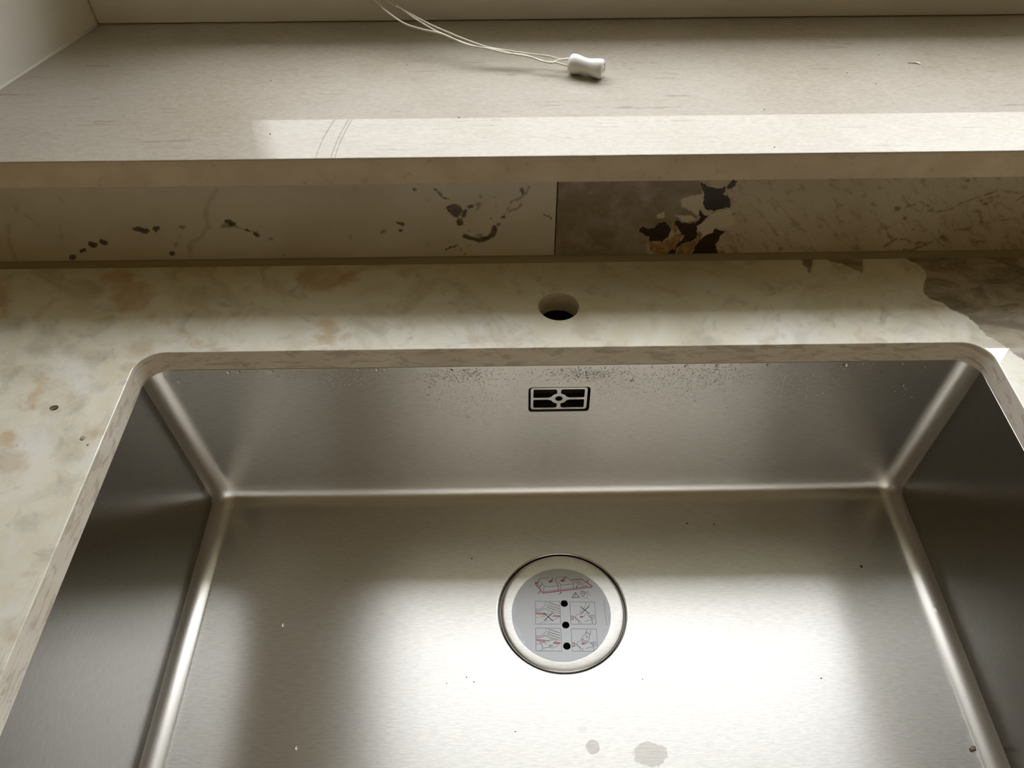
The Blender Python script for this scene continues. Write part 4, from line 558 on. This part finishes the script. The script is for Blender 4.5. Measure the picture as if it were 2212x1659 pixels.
# base cabinet below (keeps the tap hole and the underside dark)
cab = empty('base_cabinet', (0, -.16, -.90), 'closed brown base cabinet under the sink and worktop', 'cabinet')
for nm, d in (('side_panel', (-.94, -.922, -.44, .12, -.90, -T - .0005)), ('side_panel', (1.272, 1.29, -.44, .12, -.90, -T - .0005)), ('back_panel', (-.922, 1.272, .105, .12, -.90, -T - .0005)),
              ('door', (-.93, -.20, -.462, -.443, -.82, -T - .004)), ('door', (-.197, .54, -.462, -.443, -.82, -T - .004)), ('door', (.543, 1.28, -.462, -.443, -.82, -T - .004)),
              ('bottom_panel', (-.922, 1.272, -.44, .105, -.82, -.80)), ('plinth', (-.922, 1.272, -.40, -.385, -.90, -.82))):
    rel(bx(nm, d, M_CAB, None, .0008), cab)

# ------------------------------------------------------------------ sink
sink = empty('kitchen_sink', (0, -.2, -T), 'large undermounted brushed stainless steel sink bowl with tight corners', 'sink')
FX_0, FX_1, FY_1, FY_0 = -.3385, .3397, -.0129, -.3870
TX_0, TX_1, TY_1, TY_0 = -.3536, .3508, .0006, -.4010
rf = .0155; rc = .0165
loops = []
def bring(x0, x1, y0, y1, r, z):
    r = max(r, .0008); p = []
    n = 8
    for cx, cy, a0 in ((x1 - r, y1 - r, 0), (x0 + r, y1 - r, PI / 2), (x0 + r, y0 + r, PI), (x1 - r, y0 + r, 1.5 * PI)):
        s = .0022
        a = [(cx + r * math.cos(a0 + PI / 2 * k / n), cy + r * math.sin(a0 + PI / 2 * k / n)) for k in range(n + 1)]
        dx, dy = -math.sin(a0), math.cos(a0)
        p.append((a[0][0] - dx * s, a[0][1] - dy * s)); p += a
        dx, dy = -math.sin(a0 + PI / 2), math.cos(a0 + PI / 2)
        p.append((a[-1][0] + dx * s, a[-1][1] + dy * s))
    return [(x, y, z) for x, y in p]
zt = -T - .0003
def lerp(a, b, t): return a + (b - a) * t
def wallring(z, inset=0.0, rad=rc):
    t = (zt - z) / (zt + D); return bring(lerp(TX_0, FX_0, t) + inset, lerp(TX_1, FX_1, t) - inset, lerp(TY_0, FY_0, t) + inset, lerp(TY_1, FY_1, t) - inset, rad - inset, z)
loops.append(bring(TX_0 - .016, TX_1 + .016, TY_0 - .016, TY_1 + .016, rc + .016, zt))
loops.append(bring(TX_0 - .0008, TX_1 + .0008, TY_0 - .0008, TY_1 + .0008, rc + .0008, zt))
loops.append(wallring(zt - .0008)); loops.append(wallring(zt - .003))
loops.append(wallring(-D + rf + .004))
for k in range(0, 10):
    a = PI / 2 * k / 9; loops.append(wallring(-D + rf - rf * math.sin(a), rf * (1 - math.cos(a))))
loops.append(wallring(-D + .0000, rf + .0022, rc + .002))
bm = bmesh.new(); rings = [[bm.verts.new(p) for p in lp] for lp in loops]
for A, B in zip(rings, rings[1:]):
    for i in range(len(A)): bm.faces.new((A[i], A[(i + 1) % len(A)], B[(i + 1) % len(A)], B[i]))
bm.faces.new(rings[-1])
bmesh.ops.remove_doubles(bm, verts=bm.verts[:], dist=1e-6)
me = bpy.data.meshes.new('bowl'); bmesh.ops.recalc_face_normals(bm, faces=bm.faces[:])
if max(bm.faces, key=lambda f: f.calc_area() if abs(f.normal.z) > .9 else 0).normal.z < 0:
    for f in bm.faces: f.normal_flip()
bm.to_mesh(me); bm.free()
bowl = link('bowl', me)
DR = (-.0009, -.1409); RD = .0591
md = bowl.modifiers.new('s', 'SOLIDIFY'); md.thickness = .0012; md.offset = -1
# cutters
bm = bmesh.new(); lathe(bm, [(0, -.02), (RD - .0004, -.02), (RD - .0004, .02), (0, .02)], (DR[0], DR[1], -D), 96); cu1 = link('c1', tome(bm))
OFX, OFZ, OFW, OFH = -.0020, -.0630, .0545, .0305
bm = bmesh.new(); rp = rrect(OFX - OFW / 2, OFX + OFW / 2, OFZ - OFH / 2, OFZ + OFH / 2, .0032, 6)
A = [bm.verts.new((x, -.03, z)) for x, z in rp]; B = [bm.verts.new((x, .03, z)) for x, z in rp]
for i in range(len(A)): bm.faces.new((A[i], A[(i + 1) % len(A)], B[(i + 1) % len(A)], B[i]))
bm.faces.new(A); bm.faces.new(B[::-1]); cu2 = link('c2', tome(bm))
for c_ in (cu1, cu2):
    m_ = bowl.modifiers.new('b', 'BOOLEAN'); m_.object = c_; m_.operation = 'DIFFERENCE'; m_.solver = 'EXACT'
bpy.context.view_layer.update()
dg = bpy.context.evaluated_depsgraph_get()
me2 = bpy.data.meshes.new_from_object(bowl.evaluated_get(dg)); bpy.data.objects.remove(bowl); bpy.data.objects.remove(cu1); bpy.data.objects.remove(cu2)
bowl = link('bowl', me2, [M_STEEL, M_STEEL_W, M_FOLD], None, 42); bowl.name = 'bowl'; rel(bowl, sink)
def brush_uv(me, m=None):
    for l_ in list(me.uv_layers): me.uv_layers.remove(l_)
    uv = me.uv_layers.new(name='UVMap')
    for p in me.polygons:
        n_ = p.normal
        ax = 0
        if abs(n_.x) > abs(n_.z) + 1e-3 and abs(n_.x) > abs(n_.y): ax = 1
        for li in p.loop_indices:
            v = me.vertices[me.loops[li].vertex_index].co
            if ax: uv.data[li].uv = (v.y, v.z)
            elif abs(n_.y) > abs(n_.z): uv.data[li].uv = (v.x, v.z)
            else: uv.data[li].uv = (v.x, v.y)
brush_uv(me2)
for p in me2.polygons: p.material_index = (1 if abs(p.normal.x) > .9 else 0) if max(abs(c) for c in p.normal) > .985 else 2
# drain ring below the floor: rounded lip dropping to a seat
bm = bmesh.new(); lathe(bm, [(RD + .0006, .0001), (RD - .0002, -.0000), (RD - .0010, -.0005), (RD - .0013, -.0016), (RD - .0014, -.0042), (RD - .0026, -.0050), (.030, -.0055), (.028, -.03), (0, -.031)], (DR[0], DR[1], -D), 128)
o = link('drain_ring', tome(bm), M_STEEL_S, None, 50); rel(o, sink); brush_uv(o.data)
bm = bmesh.new(); bmesh.ops.create_circle(bm, cap_ends=True, segments=48, radius=.0535)
for v in bm.verts: v.co += Vector((DR[0], DR[1], -D - .0046))
rel(link('hole_shade_disc', tome(bm), M_DARK), sink)  # black disc added under the cover to paint its holes as shaded
# overflow: liner behind and pressed grille
k_ = -.0129 / (D - T)
def wy(z): return lerp(TY_1, FY_1, (zt - z) / (zt + D))
bm = bmesh.new(); rp = rrect(OFX - OFW / 2 - .0003, OFX + OFW / 2 + .0003, OFZ - OFH / 2 - .0003, OFZ + OFH / 2 + .0003, .0034, 6)
A = [bm.verts.new((x, wy(z) + .0012, z)) for x, z in rp]; B = [bm.verts.new((x, wy(z) + .022, z)) for x, z in rp]
for i in range(len(A)): bm.faces.new((A[i], A[(i + 1) % len(A)], B[(i + 1) % len(A)], B[i]))
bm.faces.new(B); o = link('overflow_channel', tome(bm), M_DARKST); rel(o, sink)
GX, GZ, GW, GH = -.0023, -.0621, .0500, .0266
def hole_quad(sx_, sz_):
    # one of the four windows around the centre boss, corners rounded by hand
    xo, xi, zo, zi = GW / 2 - .0024, .0016, GH / 2 - .0020, .0012
    R = .0072; pts = []
    a1 = math.asin(min(1, (zi) / R)); a0 = math.acos(min(1, xi / R))
    arc = [(R * math.cos(a), R * math.sin(a) * .86) for a in np.linspace(a1 + .02, a0 - .0, 8)]
    pts += [(xi + .0001, zo - .0012), (xi + .0010, zo - .0003), (xi + .0016, zo), (xo - .0010, zo), (xo - .0003, zo - .0003), (xo, zo - .0010), (xo, zi + .0010), (xo - .0003, zi + .0003), (xo - .0010, zi), (R + .0022, zi), (R + .0008, zi + .0006)]
    pts += arc[1:]
    return [(GX + sx_ * x, GZ + sz_ * z) for x, z in pts]
holes = [hole_quad(a, b) for a in (-1, 1) for b in (-1, 1)] + [circ(GX, GZ, .0033, 24, .0029)]
bm = bmesh.new(); plate(bm, rrect(GX - GW / 2, GX + GW / 2, GZ - GH / 2, GZ + GH / 2, .0026, 6), holes, lambda x, z: (x, wy(z) + .0003, z), lambda x, z: (x, wy(z) + .0014, z))
o = link('overflow_grille', tome(bm), M_STEEL_P, None, 40); rel(o, sink); o['label'] = 'pale pressed grille with four openings round a centre ring'
# dark disc behind grille openings is the channel itself

# drain cover (lifts out)
cov = empty('drain_cover', (DR[0], DR[1], -D - .004), 'round steel drain cover in the sink floor carrying a grey instruction sticker', 'drain cover')
bm = bmesh.new()
hs_ = [(x / 1000, y / 1000) for x, y in HOLES]
Rc = RD - .0027
lathe(bm, [(Rc - .0005, -.0040), (Rc, -.0030), (Rc, -.0016), (Rc - .0004, -.0008), (Rc - .0016, -.0003), (Rc - .004, .0), (.0475, .0004)], (DR[0], DR[1], -D), 128)
V, F = cdt(circ(*DR, .0475, 128), [circ(x, y, .0034, 24) for x, y in hs_])
vt = [bm.verts.new((x, y, -D + .0004)) for x, y in V]
for f in F: bm.faces.new([vt[i] for i in f])
for x, y in hs_:
    a = [bm.verts.new((p, q_, -D + .0004)) for p, q_ in circ(x, y, .0034, 24)]; b = [bm.verts.new((p, q_, -D - .0012)) for p, q_ in circ(x, y, .0034, 24)]
    for i in range(24): bm.faces.new((a[i], a[(i + 1) % 24], b[(i + 1) % 24], b[i]))
bmesh.ops.remove_doubles(bm, verts=bm.verts[:], dist=1e-6)
me = tome(bm); o = link('cover_plate', me, M_STEEL, None, 50); brush_uv(me); rel(o, cov)
SK = (-.0020, -.1436); SR = .0447; zs = -D + .00045
bm = bmesh.new(); plate(bm, circ(*SK, SR, 128), [circ(x, y, .0036, 24) for x, y in hs_], lambda x, y: (x, y, zs + .00012), lambda x, y: (x, y, zs))
stk = link('sticker', tome(bm), M_STICK); rel(stk, cov)
bpy.context.view_layer.update()
def print_mesh(name, lines, fills, mat, z, parent):
    bm = bmesh.new(); zz = z
    for j, (w, pts) in enumerate(lines):
        w = w * 1.35 / 1000 / 2; P_ = [Vector((a / 1000, b / 1000)) for a, b in pts]; closed = len(P_) > 3 and (P_[0] - P_[-1]).length < 1e-5
        prev = None; n_ = len(P_)
        for i, p in enumerate(P_):
            d0 = (p - P_[i - 1]).normalized() if i > 0 else (P_[1] - p).normalized()
            d1 = (P_[i + 1] - p).normalized() if i < n_ - 1 else d0
            if closed and i in (0, n_ - 1): d0 = (P_[0] - P_[-2]).normalized(); d1 = (P_[1] - P_[0]).normalized()
            tt = (d0 + d1); tt = tt.normalized() if tt.length > .3 else d0
            nn = Vector((-tt.y, tt.x)); sc_ = min(1.6, 1 / max(.6, nn.dot(Vector((-d0.y, d0.x)))))
            cur = (bm.verts.new((*(p + nn * w * sc_), zz)), bm.verts.new((*(p - nn * w * sc_), zz)))
            if prev: bm.faces.new((prev[0], prev[1], cur[1], cur[0]))
            prev = cur
        zz += 4e-8
    for P_ in fills: bm.faces.new([bm.verts.new((a / 1000, b / 1000, zz)) for a, b in P_]); zz += 4e-8
    o = link(name, tome(bm), mat); 
    o['kind'] = 'stuff'
    rel(o, parent); return o
# flat print on the sticker
def ring_arc(r0, r1, a0, a1, z):
    bm = bmesh.new(); n_ = 30; jig = [random.Random(4).uniform(-.0004, .0006) for _ in range(n_ + 1)]
    rr = random.Random(9)
    A = []; 
    for i in range(n_ + 1):
        a = a0 + (a1 - a0) * i / n_; ri = r0 + rr.uniform(-.0007, .0009) + .0012 * math.sin(i * .5)
        A.append((bm.verts.new((SK[0] + ri * math.cos(a), SK[1] + ri * math.sin(a), z)), bm.verts.new((SK[0] + r1 * math.cos(a), SK[1] + r1 * math.sin(a), z + .00015))))
    for p, q_ in zip(A, A[1:]): bm.faces.new((p[0], p[1], q_[1], q_[0]))
    return tome(bm)
zp = zs + .00014
pg = print_mesh('printed_drawing', PR_GREY, [], M_PGREY, zp + 4e-5, stk); pg['label'] = 'grey line drawings of sinks, hands and small text'
print_mesh('printed_pink_fill', [], PR_PINK, M_PPINK, zp, stk)
print_mesh('printed_grey_tone', PR_LGREY, [], M_PLG, zp, stk)
pr = print_mesh('printed_red_lines', PR_RED, PR_FILL, M_PRED, zp + 2e-5, stk); pr['label'] = 'red rims and drain spots of the drawn sinks'
pb = print_mesh('printed_black_marks', PR_BLACK, [], M_PBLK, zp + 6e-5, stk); pb['label'] = 'black arrows, warning triangle and crosses'
o = link('lifted_edge', ring_arc(SR - .0030, SR - .0001, PI * .86, PI * 1.22, zs + .00018), M_STICK_EDGE); rel(o, stk)

# ------------------------------------------------------------------ blind cord
HS8 = HS + .0085
tas0 = Vector((TAS0[0], TAS0[1], HS8)); tas1 = Vector((TAS1[0], TAS1[1], HS8)); ax = (tas1 - tas0).normalized(); Lt = (tas1 - tas0).length
bc = empty('window_blind', (.21, YR - .036, 1.32), 'white window blind drawn up out of sight, cream cords and white pull on the sill', 'blind')
bpy.context.view_layer.update()
rel(bx('headrail', (FX0 + .015, FX1 - .015, YR - .062, YR - .012, 1.30, 1.345), M_TASSEL, None, .004), bc)
up_ = {'CORD_A': (-.002, 0), 'CORD_B': (.0, .003), 'CORD_C': (-.012, .004)}
for nm, pts, (dx, dy) in (('A', CORD_A, (0, 0)), ('B', CORD_B, (.003, .003)), ('C', CORD_C, (-.012, -.002))):
    P_ = [Vector(p) / 1000 for p in pts]
    e0 = P_[0]
    top_ = [Vector((-.372 + dx, YR - .036, 1.302)), Vector((-.355 + dx, YR - .035, .80)), Vector((-.300 + dx, YR - .032, .42)), Vector((-.247 + dx * 1.4, YR - .028, .262)), Vector((-.209 + dx * 1.2, YR - .022, .196))]
    path = top_ + P_ + [tas0 + (P_[-1] - tas0) * .45 + ax * .004]
    bm = bmesh.new(); tube(bm, smooth_path(path, 6), .00078, 8)
    rel(link('cord_strand', tome(bm), M_CORD, None, 180), bc)
# pull: waisted, rounded ends, recessed end hole
def rev(prof, p0, axis, seg=40):
    bm = bmesh.new(); a = axis.orthogonal().normalized(); b = axis.cross(a); rings = []
    for s, r in prof:
        rings.append([bm.verts.new(p0 + axis * s + (a * math.cos(u) + b * math.sin(u)) * r) for u in [2 * PI * i / seg for i in range(seg)]])
    for A, B in zip(rings, rings[1:]):
        for i in range(seg): bm.faces.new((A[i], A[(i + 1) % seg], B[(i + 1) % seg], B[i]))
    bm.faces.new(rings[0]); bm.faces.new(rings[-1]); return tome(bm)
prof = [(.004, .0012), (.0008, .0014), (.0, .0024), (.0, .0050), (.0004, .0066), (.0018, .0079), (.0038, .0084), (.0065, .0083)]
for i in range(1, 12):
    u = i / 12; prof.append((.0065 + (Lt - .012) * u, .0083 - .0016 * math.sin(PI * u) ** 1.3))
prof += [(Lt - .0035, .0083), (Lt - .0018, .0080), (Lt - .0004, .0070), (Lt, .0058), (Lt - .0002, .0046), (Lt - .0010, .0042), (Lt - .0010, .0030), (Lt + .0001, .0027), (Lt + .0001, .0019), (Lt - .0012, .0015), (Lt - .005, .0013)]
ax2 = (ax + Vector((0, 0, 0))).normalized()
rel(link('cord_pull', rev(prof, tas0, ax2), M_TASSEL, None, 60), bc)
bm = bmesh.new(); bmesh.ops.create_uvsphere(bm, u_segments=12, v_segments=8, radius=.0013); 
for v in bm.verts: v.co += tas1 - ax * .0012 + Vector((0, 0, .0002))
rel(link('cord_knot', tome(bm), M_CORD, None, 180), bc)

# ------------------------------------------------------------------ water drops
def dome_mesh(n=14, m=5, h=.8):
    bm = bmesh.new(); rings = []
    for j in range(m):
        a = PI / 2 * j / m; rings.append([bm.verts.new((math.cos(a) * math.cos(u), math.cos(a) * math.sin(u), h * math.sin(a))) for u in [2 * PI * i / n for i in range(n)]])
    tp = bm.verts.new((0, 0, h))
    for A, B in zip(rings, rings[1:]):
        for i in range(n): bm.faces.new((A[i], A[(i + 1) % n], B[(i + 1) % n], B[i]))
    for i in range(n): bm.faces.new((rings[-1][i], rings[-1][(i + 1) % n], tp))
    bm.faces.new(rings[0][::-1]); return bm
bm = dome_mesh(); DOME = tome(bm, 'drop'); DOME.materials.append(M_WATER); DOME.polygons.foreach_set('use_smooth', [len(p.vertices) < 6 for p in DOME.polygons])
wn_ = Vector((0, -1, (TY_1 - FY_1) / (zt + D) * 1.0)).normalized()
wrot = wn_.to_track_quat('Z', 'Y')
def drop(loc, r, quat, label, group=None, sc=(1, 1, 1)):
    o = bpy.data.objects.new('water_drop', DOME); COL.objects.link(o); o.rotation_mode = 'QUATERNION'; o.rotation_quaternion = quat
    o.location = loc; o.scale = (r * sc[0], r * sc[1], r * sc[2]); tag(o, label, 'drop', group); return o
ZONES = ((-.30, 'in the rear left corner of the sink'), (-.18, 'on the left third of the rear sink wall'), (-.032, 'on the rear sink wall left of the overflow grille'), (.030, 'on the rear sink wall above the overflow grille'),
         (.11, 'on the rear sink wall just right of the overflow grille'), (.175, 'on the rear sink wall below the edge, right of centre'), (9, 'on the dark right end of the rear sink wall'))
DROP_KEYS = [(d_[0], d_[1]) for d_ in DROPS]
SINGLE = {(-158.1, -24.2): 'larger water drop hanging under the stone rim, left end of the misted rear wall', (-115.7, -46.8): 'round drop, upper of two in a column, on the rear wall left of the grille',
          (-117.4, -55.7): 'round drop, lower of two in a column, on the rear wall left of the grille', (-9.5, -30.7): 'largest water drop straight above the overflow grille',
          (60.7, -41.6): 'large lone round drop on the rear wall right of the overflow grille', (105.3, -25.3): 'large drop touching the stone rim, first to the right of the lone round drop',
          (131.7, -24.9): 'top of three stacked water drops under the rim, right of centre', (131.4, -30.2): 'middle of three stacked water drops under the rim, right of centre',
          (134.0, -43.8): 'bottom of three stacked water drops, well below the rim, right of centre', (174.6, -24.6): 'drop under the rim where the bright rear wall turns dark, right side',
          (-339.4, -30.8): 'large water drop in the rear left corner fold of the sink', (-328.7, -35.4): 'large water drop just right of the rear left corner fold',
          (-284.1, -25.2): 'left one of two drops side by side under the rim near the rear left corner', (-275.6, -25.3): 'right one of two drops side by side under the rim near the rear left corner',
          (-247.3, -25.3): 'single drop under the rim between the left corner and the misted area', (241.0, -25.9): 'largest drop on the dark right end of the rear sink wall'}
def drop_words(x, r, key=None):
    if key in SINGLE: return (SINGLE[key], None)
    z_ = next(w for lim, w in ZONES if x < lim)
    return ('small clear water drop ' + z_, 'small water drops ' + z_)
for i, (x, z, r) in enumerate(DROPS):
    x, z, r = x / 1000, z / 1000, r / 1000 * 1.25
    drop((x, wy(z) - .00002, z), r, wrot, *drop_words(x, r, DROP_KEYS[i]), (1, .95, 1.15))
# mist of tiny droplets on the rear wall
rnd = random.Random(11); tmpl = dome_mesh(7, 2, .8); tv = [v.co.copy() for v in tmpl.verts]; tf = [[v.index for v in f.verts] for f in tmpl.faces]; tmpl.verts.ensure_lookup_table()
for i, v in enumerate(tmpl.verts): v.index = i
tf = [[v.index for v in f.verts] for f in tmpl.faces]; tv = [v.co.copy() for v in tmpl.verts]; tmpl.free()
VV = []; FF = []; q_ = wrot.to_matrix()
def mist(n, cx, cz, sx_, sz_, r0, r1, uni=False):
    k = 0; n = int(n * 1.6)
    while k < n:
        x = cx + (rnd.uniform(-1, 1) if uni else rnd.gauss(0, .55)) * sx_; z = cz + (rnd.uniform(-1, 1) if uni else rnd.gauss(0, .55)) * sz_
        if z > -.0245 or z < -.16 or abs(x) > .325: k += 1; continue
        if abs(x - OFX) < .030 and abs(z - OFZ) < .018: k += 1; continue
        r = rnd.uniform(r0, r1) * 1.35; b = len(VV); c = Vector((x, wy(z) - .00001, z)); st_ = rnd.uniform(.85, 1.3)
        for v in tv: VV.append(c + q_ @ Vector((v.x * r, v.y * r * st_, v.z * r)))
        for f in tf: FF.append([b + i for i in f])
        k += 1
mist(260, -.088, -.031, .034, .010, .00022, .00050); mist(700, -.090, -.062, .045, .030, .00012, .00030)
mist(420, -.165, -.034, .060, .012, .00012, .00030); mist(300, .020, -.033, .036, .009, .00025, .00055)
mist(450, .035, -.045, .040, .018, .00014, .00030); mist(1300, .105, -.050, .085, .028, .00012, .00030)
mist(320, .125, -.036, .055, .013, .00020, .00048); mist(160, -.228, -.030, .025, .010, .00018, .00040)
mist(120, .0, -.10, .24, .04, .00012, .00025, True); mist(130, .20, -.045, .05, .02, .00015, .00035)
me = bpy.data.meshes.new('mist'); me.from_pydata(VV, [], FF); me.polygons.foreach_set('use_smooth', [len(f) < 6 for f in FF])
tag(link('condensation_mist', me, M_WATER), 'fine mist of tiny water droplets on the rear sink wall', 'water', kind='stuff')
# a few drops elsewhere
upq = Vector((0, 0, 1)).to_track_quat('Z', 'Y')
DOME_T = DOME.copy(); DOME_T.materials.clear(); DOME_T.materials.append(M_THIN)
drop((-.2508, -.1507, -D), .0022, upq, 'single water drop on the sink floor left of the drain cover', None, (.75, 1, .7))
drop((-.2215, -.2560, -D), .0017, upq, 'water drop on the sink floor near the bottom edge, left of centre', None, (.7, 1, .7))
drop((.2826, -.1010, -D), .0014, upq, 'tiny water drop on the sink floor near its far right corner', None, (.8, 1, .7))
_t = drop((-.3985, -.0582, .00015), .0034, upq, 'flat water drop on the worktop beside the rear left corner of the sink', None, (1, .8, .22)); _t.data = DOME_T
_t = drop((-.3660, -.0885, .00015), .0021, upq, 'upper bead of water on the worktop left of the sink', None, (1, 1, .45)); _t.data = DOME_T
_t = drop((-.3600, -.0945, .00015), .0012, upq, 'lower small bead of water on the worktop left of the sink', None, (1, 1, .5)); _t.data = DOME_T
fq = Vector((-.72, 0, .7)).to_track_quat('Z', 'Y')
drop((.3355, -.1465, -D + .0045), .0034, fq, 'round water drop on the right bottom fold of the sink', None, (1, 1, .35))

# ------------------------------------------------------------------ crumbs
def crumb(name, x, y, z, r, mat, label, cat, group=None, flat=.35, seed=0, el=1.0):
    rr = random.Random(seed); bm = bmesh.new(); bmesh.ops.create_icosphere(bm, subdivisions=1, radius=1)
    for v in bm.verts:
        k = rr.uniform(.7, 1.15); v.co = Vector((v.co.x * r * k * el, v.co.y * r * k, v.co.z * r * flat * k + r * flat))
    rot_ = Matrix.Rotation(rr.uniform(0, PI), 4, 'Z')
    bmesh.ops.transform(bm, matrix=rot_, verts=bm.verts[:])
    mz = min(v.co.z for v in bm.verts)
    for v in bm.verts: v.co.z -= mz
    o = link(name, tome(bm), mat, None, 180); o.location = (x, y, z); tag(o, label, cat, group); return o
CR_W = ('dark crumb on the sink floor just left of the top of the drain cover', 'left one of two dark crumbs near the rear wall right of the drain', 'right one of two dark crumbs near the rear wall right of the drain',
        'tiny dark crumb on the sink floor far right of the drain cover', '', 'first of two specks in a row below left of the drain cover', 'second of two specks in a row below left of the drain cover',
        'tiny speck on the sink floor left of the two below the drain cover', 'tiny speck low on the sink floor, below the drain cover', 'tiny speck on the sink floor below right of the drain cover')
SW_W = ('dark speck on the sill, farthest right and nearest the window frame', 'dark speck on the middle of the sill, at its right end', 'dark speck at the border of the bright reflection, right of centre', 'dark speck on the sill just left of the white chip',
        'dark speck in the bright reflection near the right nose of the sill', 'dark speck on the left half of the sill, middle of its depth', 'dark speck near the left corner of the bright reflection', 'dark speck above the bright reflection, left of the pull', 'dark speck on the sill behind the cord, left of the pull')
for i, (x, y) in enumerate(FLOORSPECK):
    x /= 1000; y /= 1000
    if i == 4: crumb('flake', x, y, -D, .0026, M_LEAF, 'reddish brown flake on the sink floor near the front right corner', 'debris', seed=i, flat=.15, el=1.5)
    else: crumb('crumb', x, y, -D, (.0009, .0011, .0010, .0008, 0, .0006, .0006, .0006, .0006, .0006)[i], M_CRUMB, CR_W[i], 'debris', 'dark crumbs on the sink floor', seed=i)
for i, (x, y) in enumerate(SILLSPECK):
    crumb('crumb', x / 1000, y / 1000, HS, .0007, M_CRUMB, SW_W[i], 'debris', 'dark specks on the window sill', seed=20 + i)
bm = bmesh.new(); A = [bm.verts.new(p) for p in ((-.006, .0015, .0006), (.001, .0008, .0012), (.0055, -.0022, .0004), (.0042, .0006, .0016), (.0005, .0018, .0010))]
bot = [bm.verts.new((v.co.x, v.co.y, 0)) for v in A]
bm.faces.new(A); bm.faces.new(bot[::-1])
for i in range(5): bm.faces.new((A[i], A[(i + 1) % 5], bot[(i + 1) % 5], bot[i]))
o = link('chip', tome(bm), M_CHIP); o.location = (.3297, .2465, HS); tag(o, 'thin white paint chip lying on the right side of the window sill', 'debris')

# ------------------------------------------------------------------ added warm fill lamp, unseen behind the camera
lf = empty('fill_lamp', (FILL_X, FILL_Y, RZ1), 'added warm fill lamp, a glowing globe unseen behind the viewer', 'lamp')
bm = bmesh.new(); bmesh.ops.create_uvsphere(bm, u_segments=32, v_segments=16, radius=FILL_R)
for v in bm.verts: v.co += Vector((FILL_X, FILL_Y, FILL_Z))
t = NT('fill_globe_glow'); t.set(Base_Color=(.8, .8, .78, 1), Emission_Color=(1, .79, .46, 1), Emission_Strength=FILL_S)
rel(link('globe', tome(bm), t.m, None, 180), lf)
bm = bmesh.new(); tube(bm, [(FILL_X, FILL_Y, FILL_Z + FILL_R - .01), (FILL_X, FILL_Y, RZ1 - .02)], .004, 8); rel(link('fill_flex', tome(bm), M_CAB, None, 180), lf)
bm = bmesh.new(); lathe(bm, [(0, 0), (.05, 0), (.05, -.02), (.02, -.03), (0, -.03)], (FILL_X, FILL_Y, RZ1), 24); rel(link('fill_rose', tome(bm), M_FRAME, None, 40), lf)
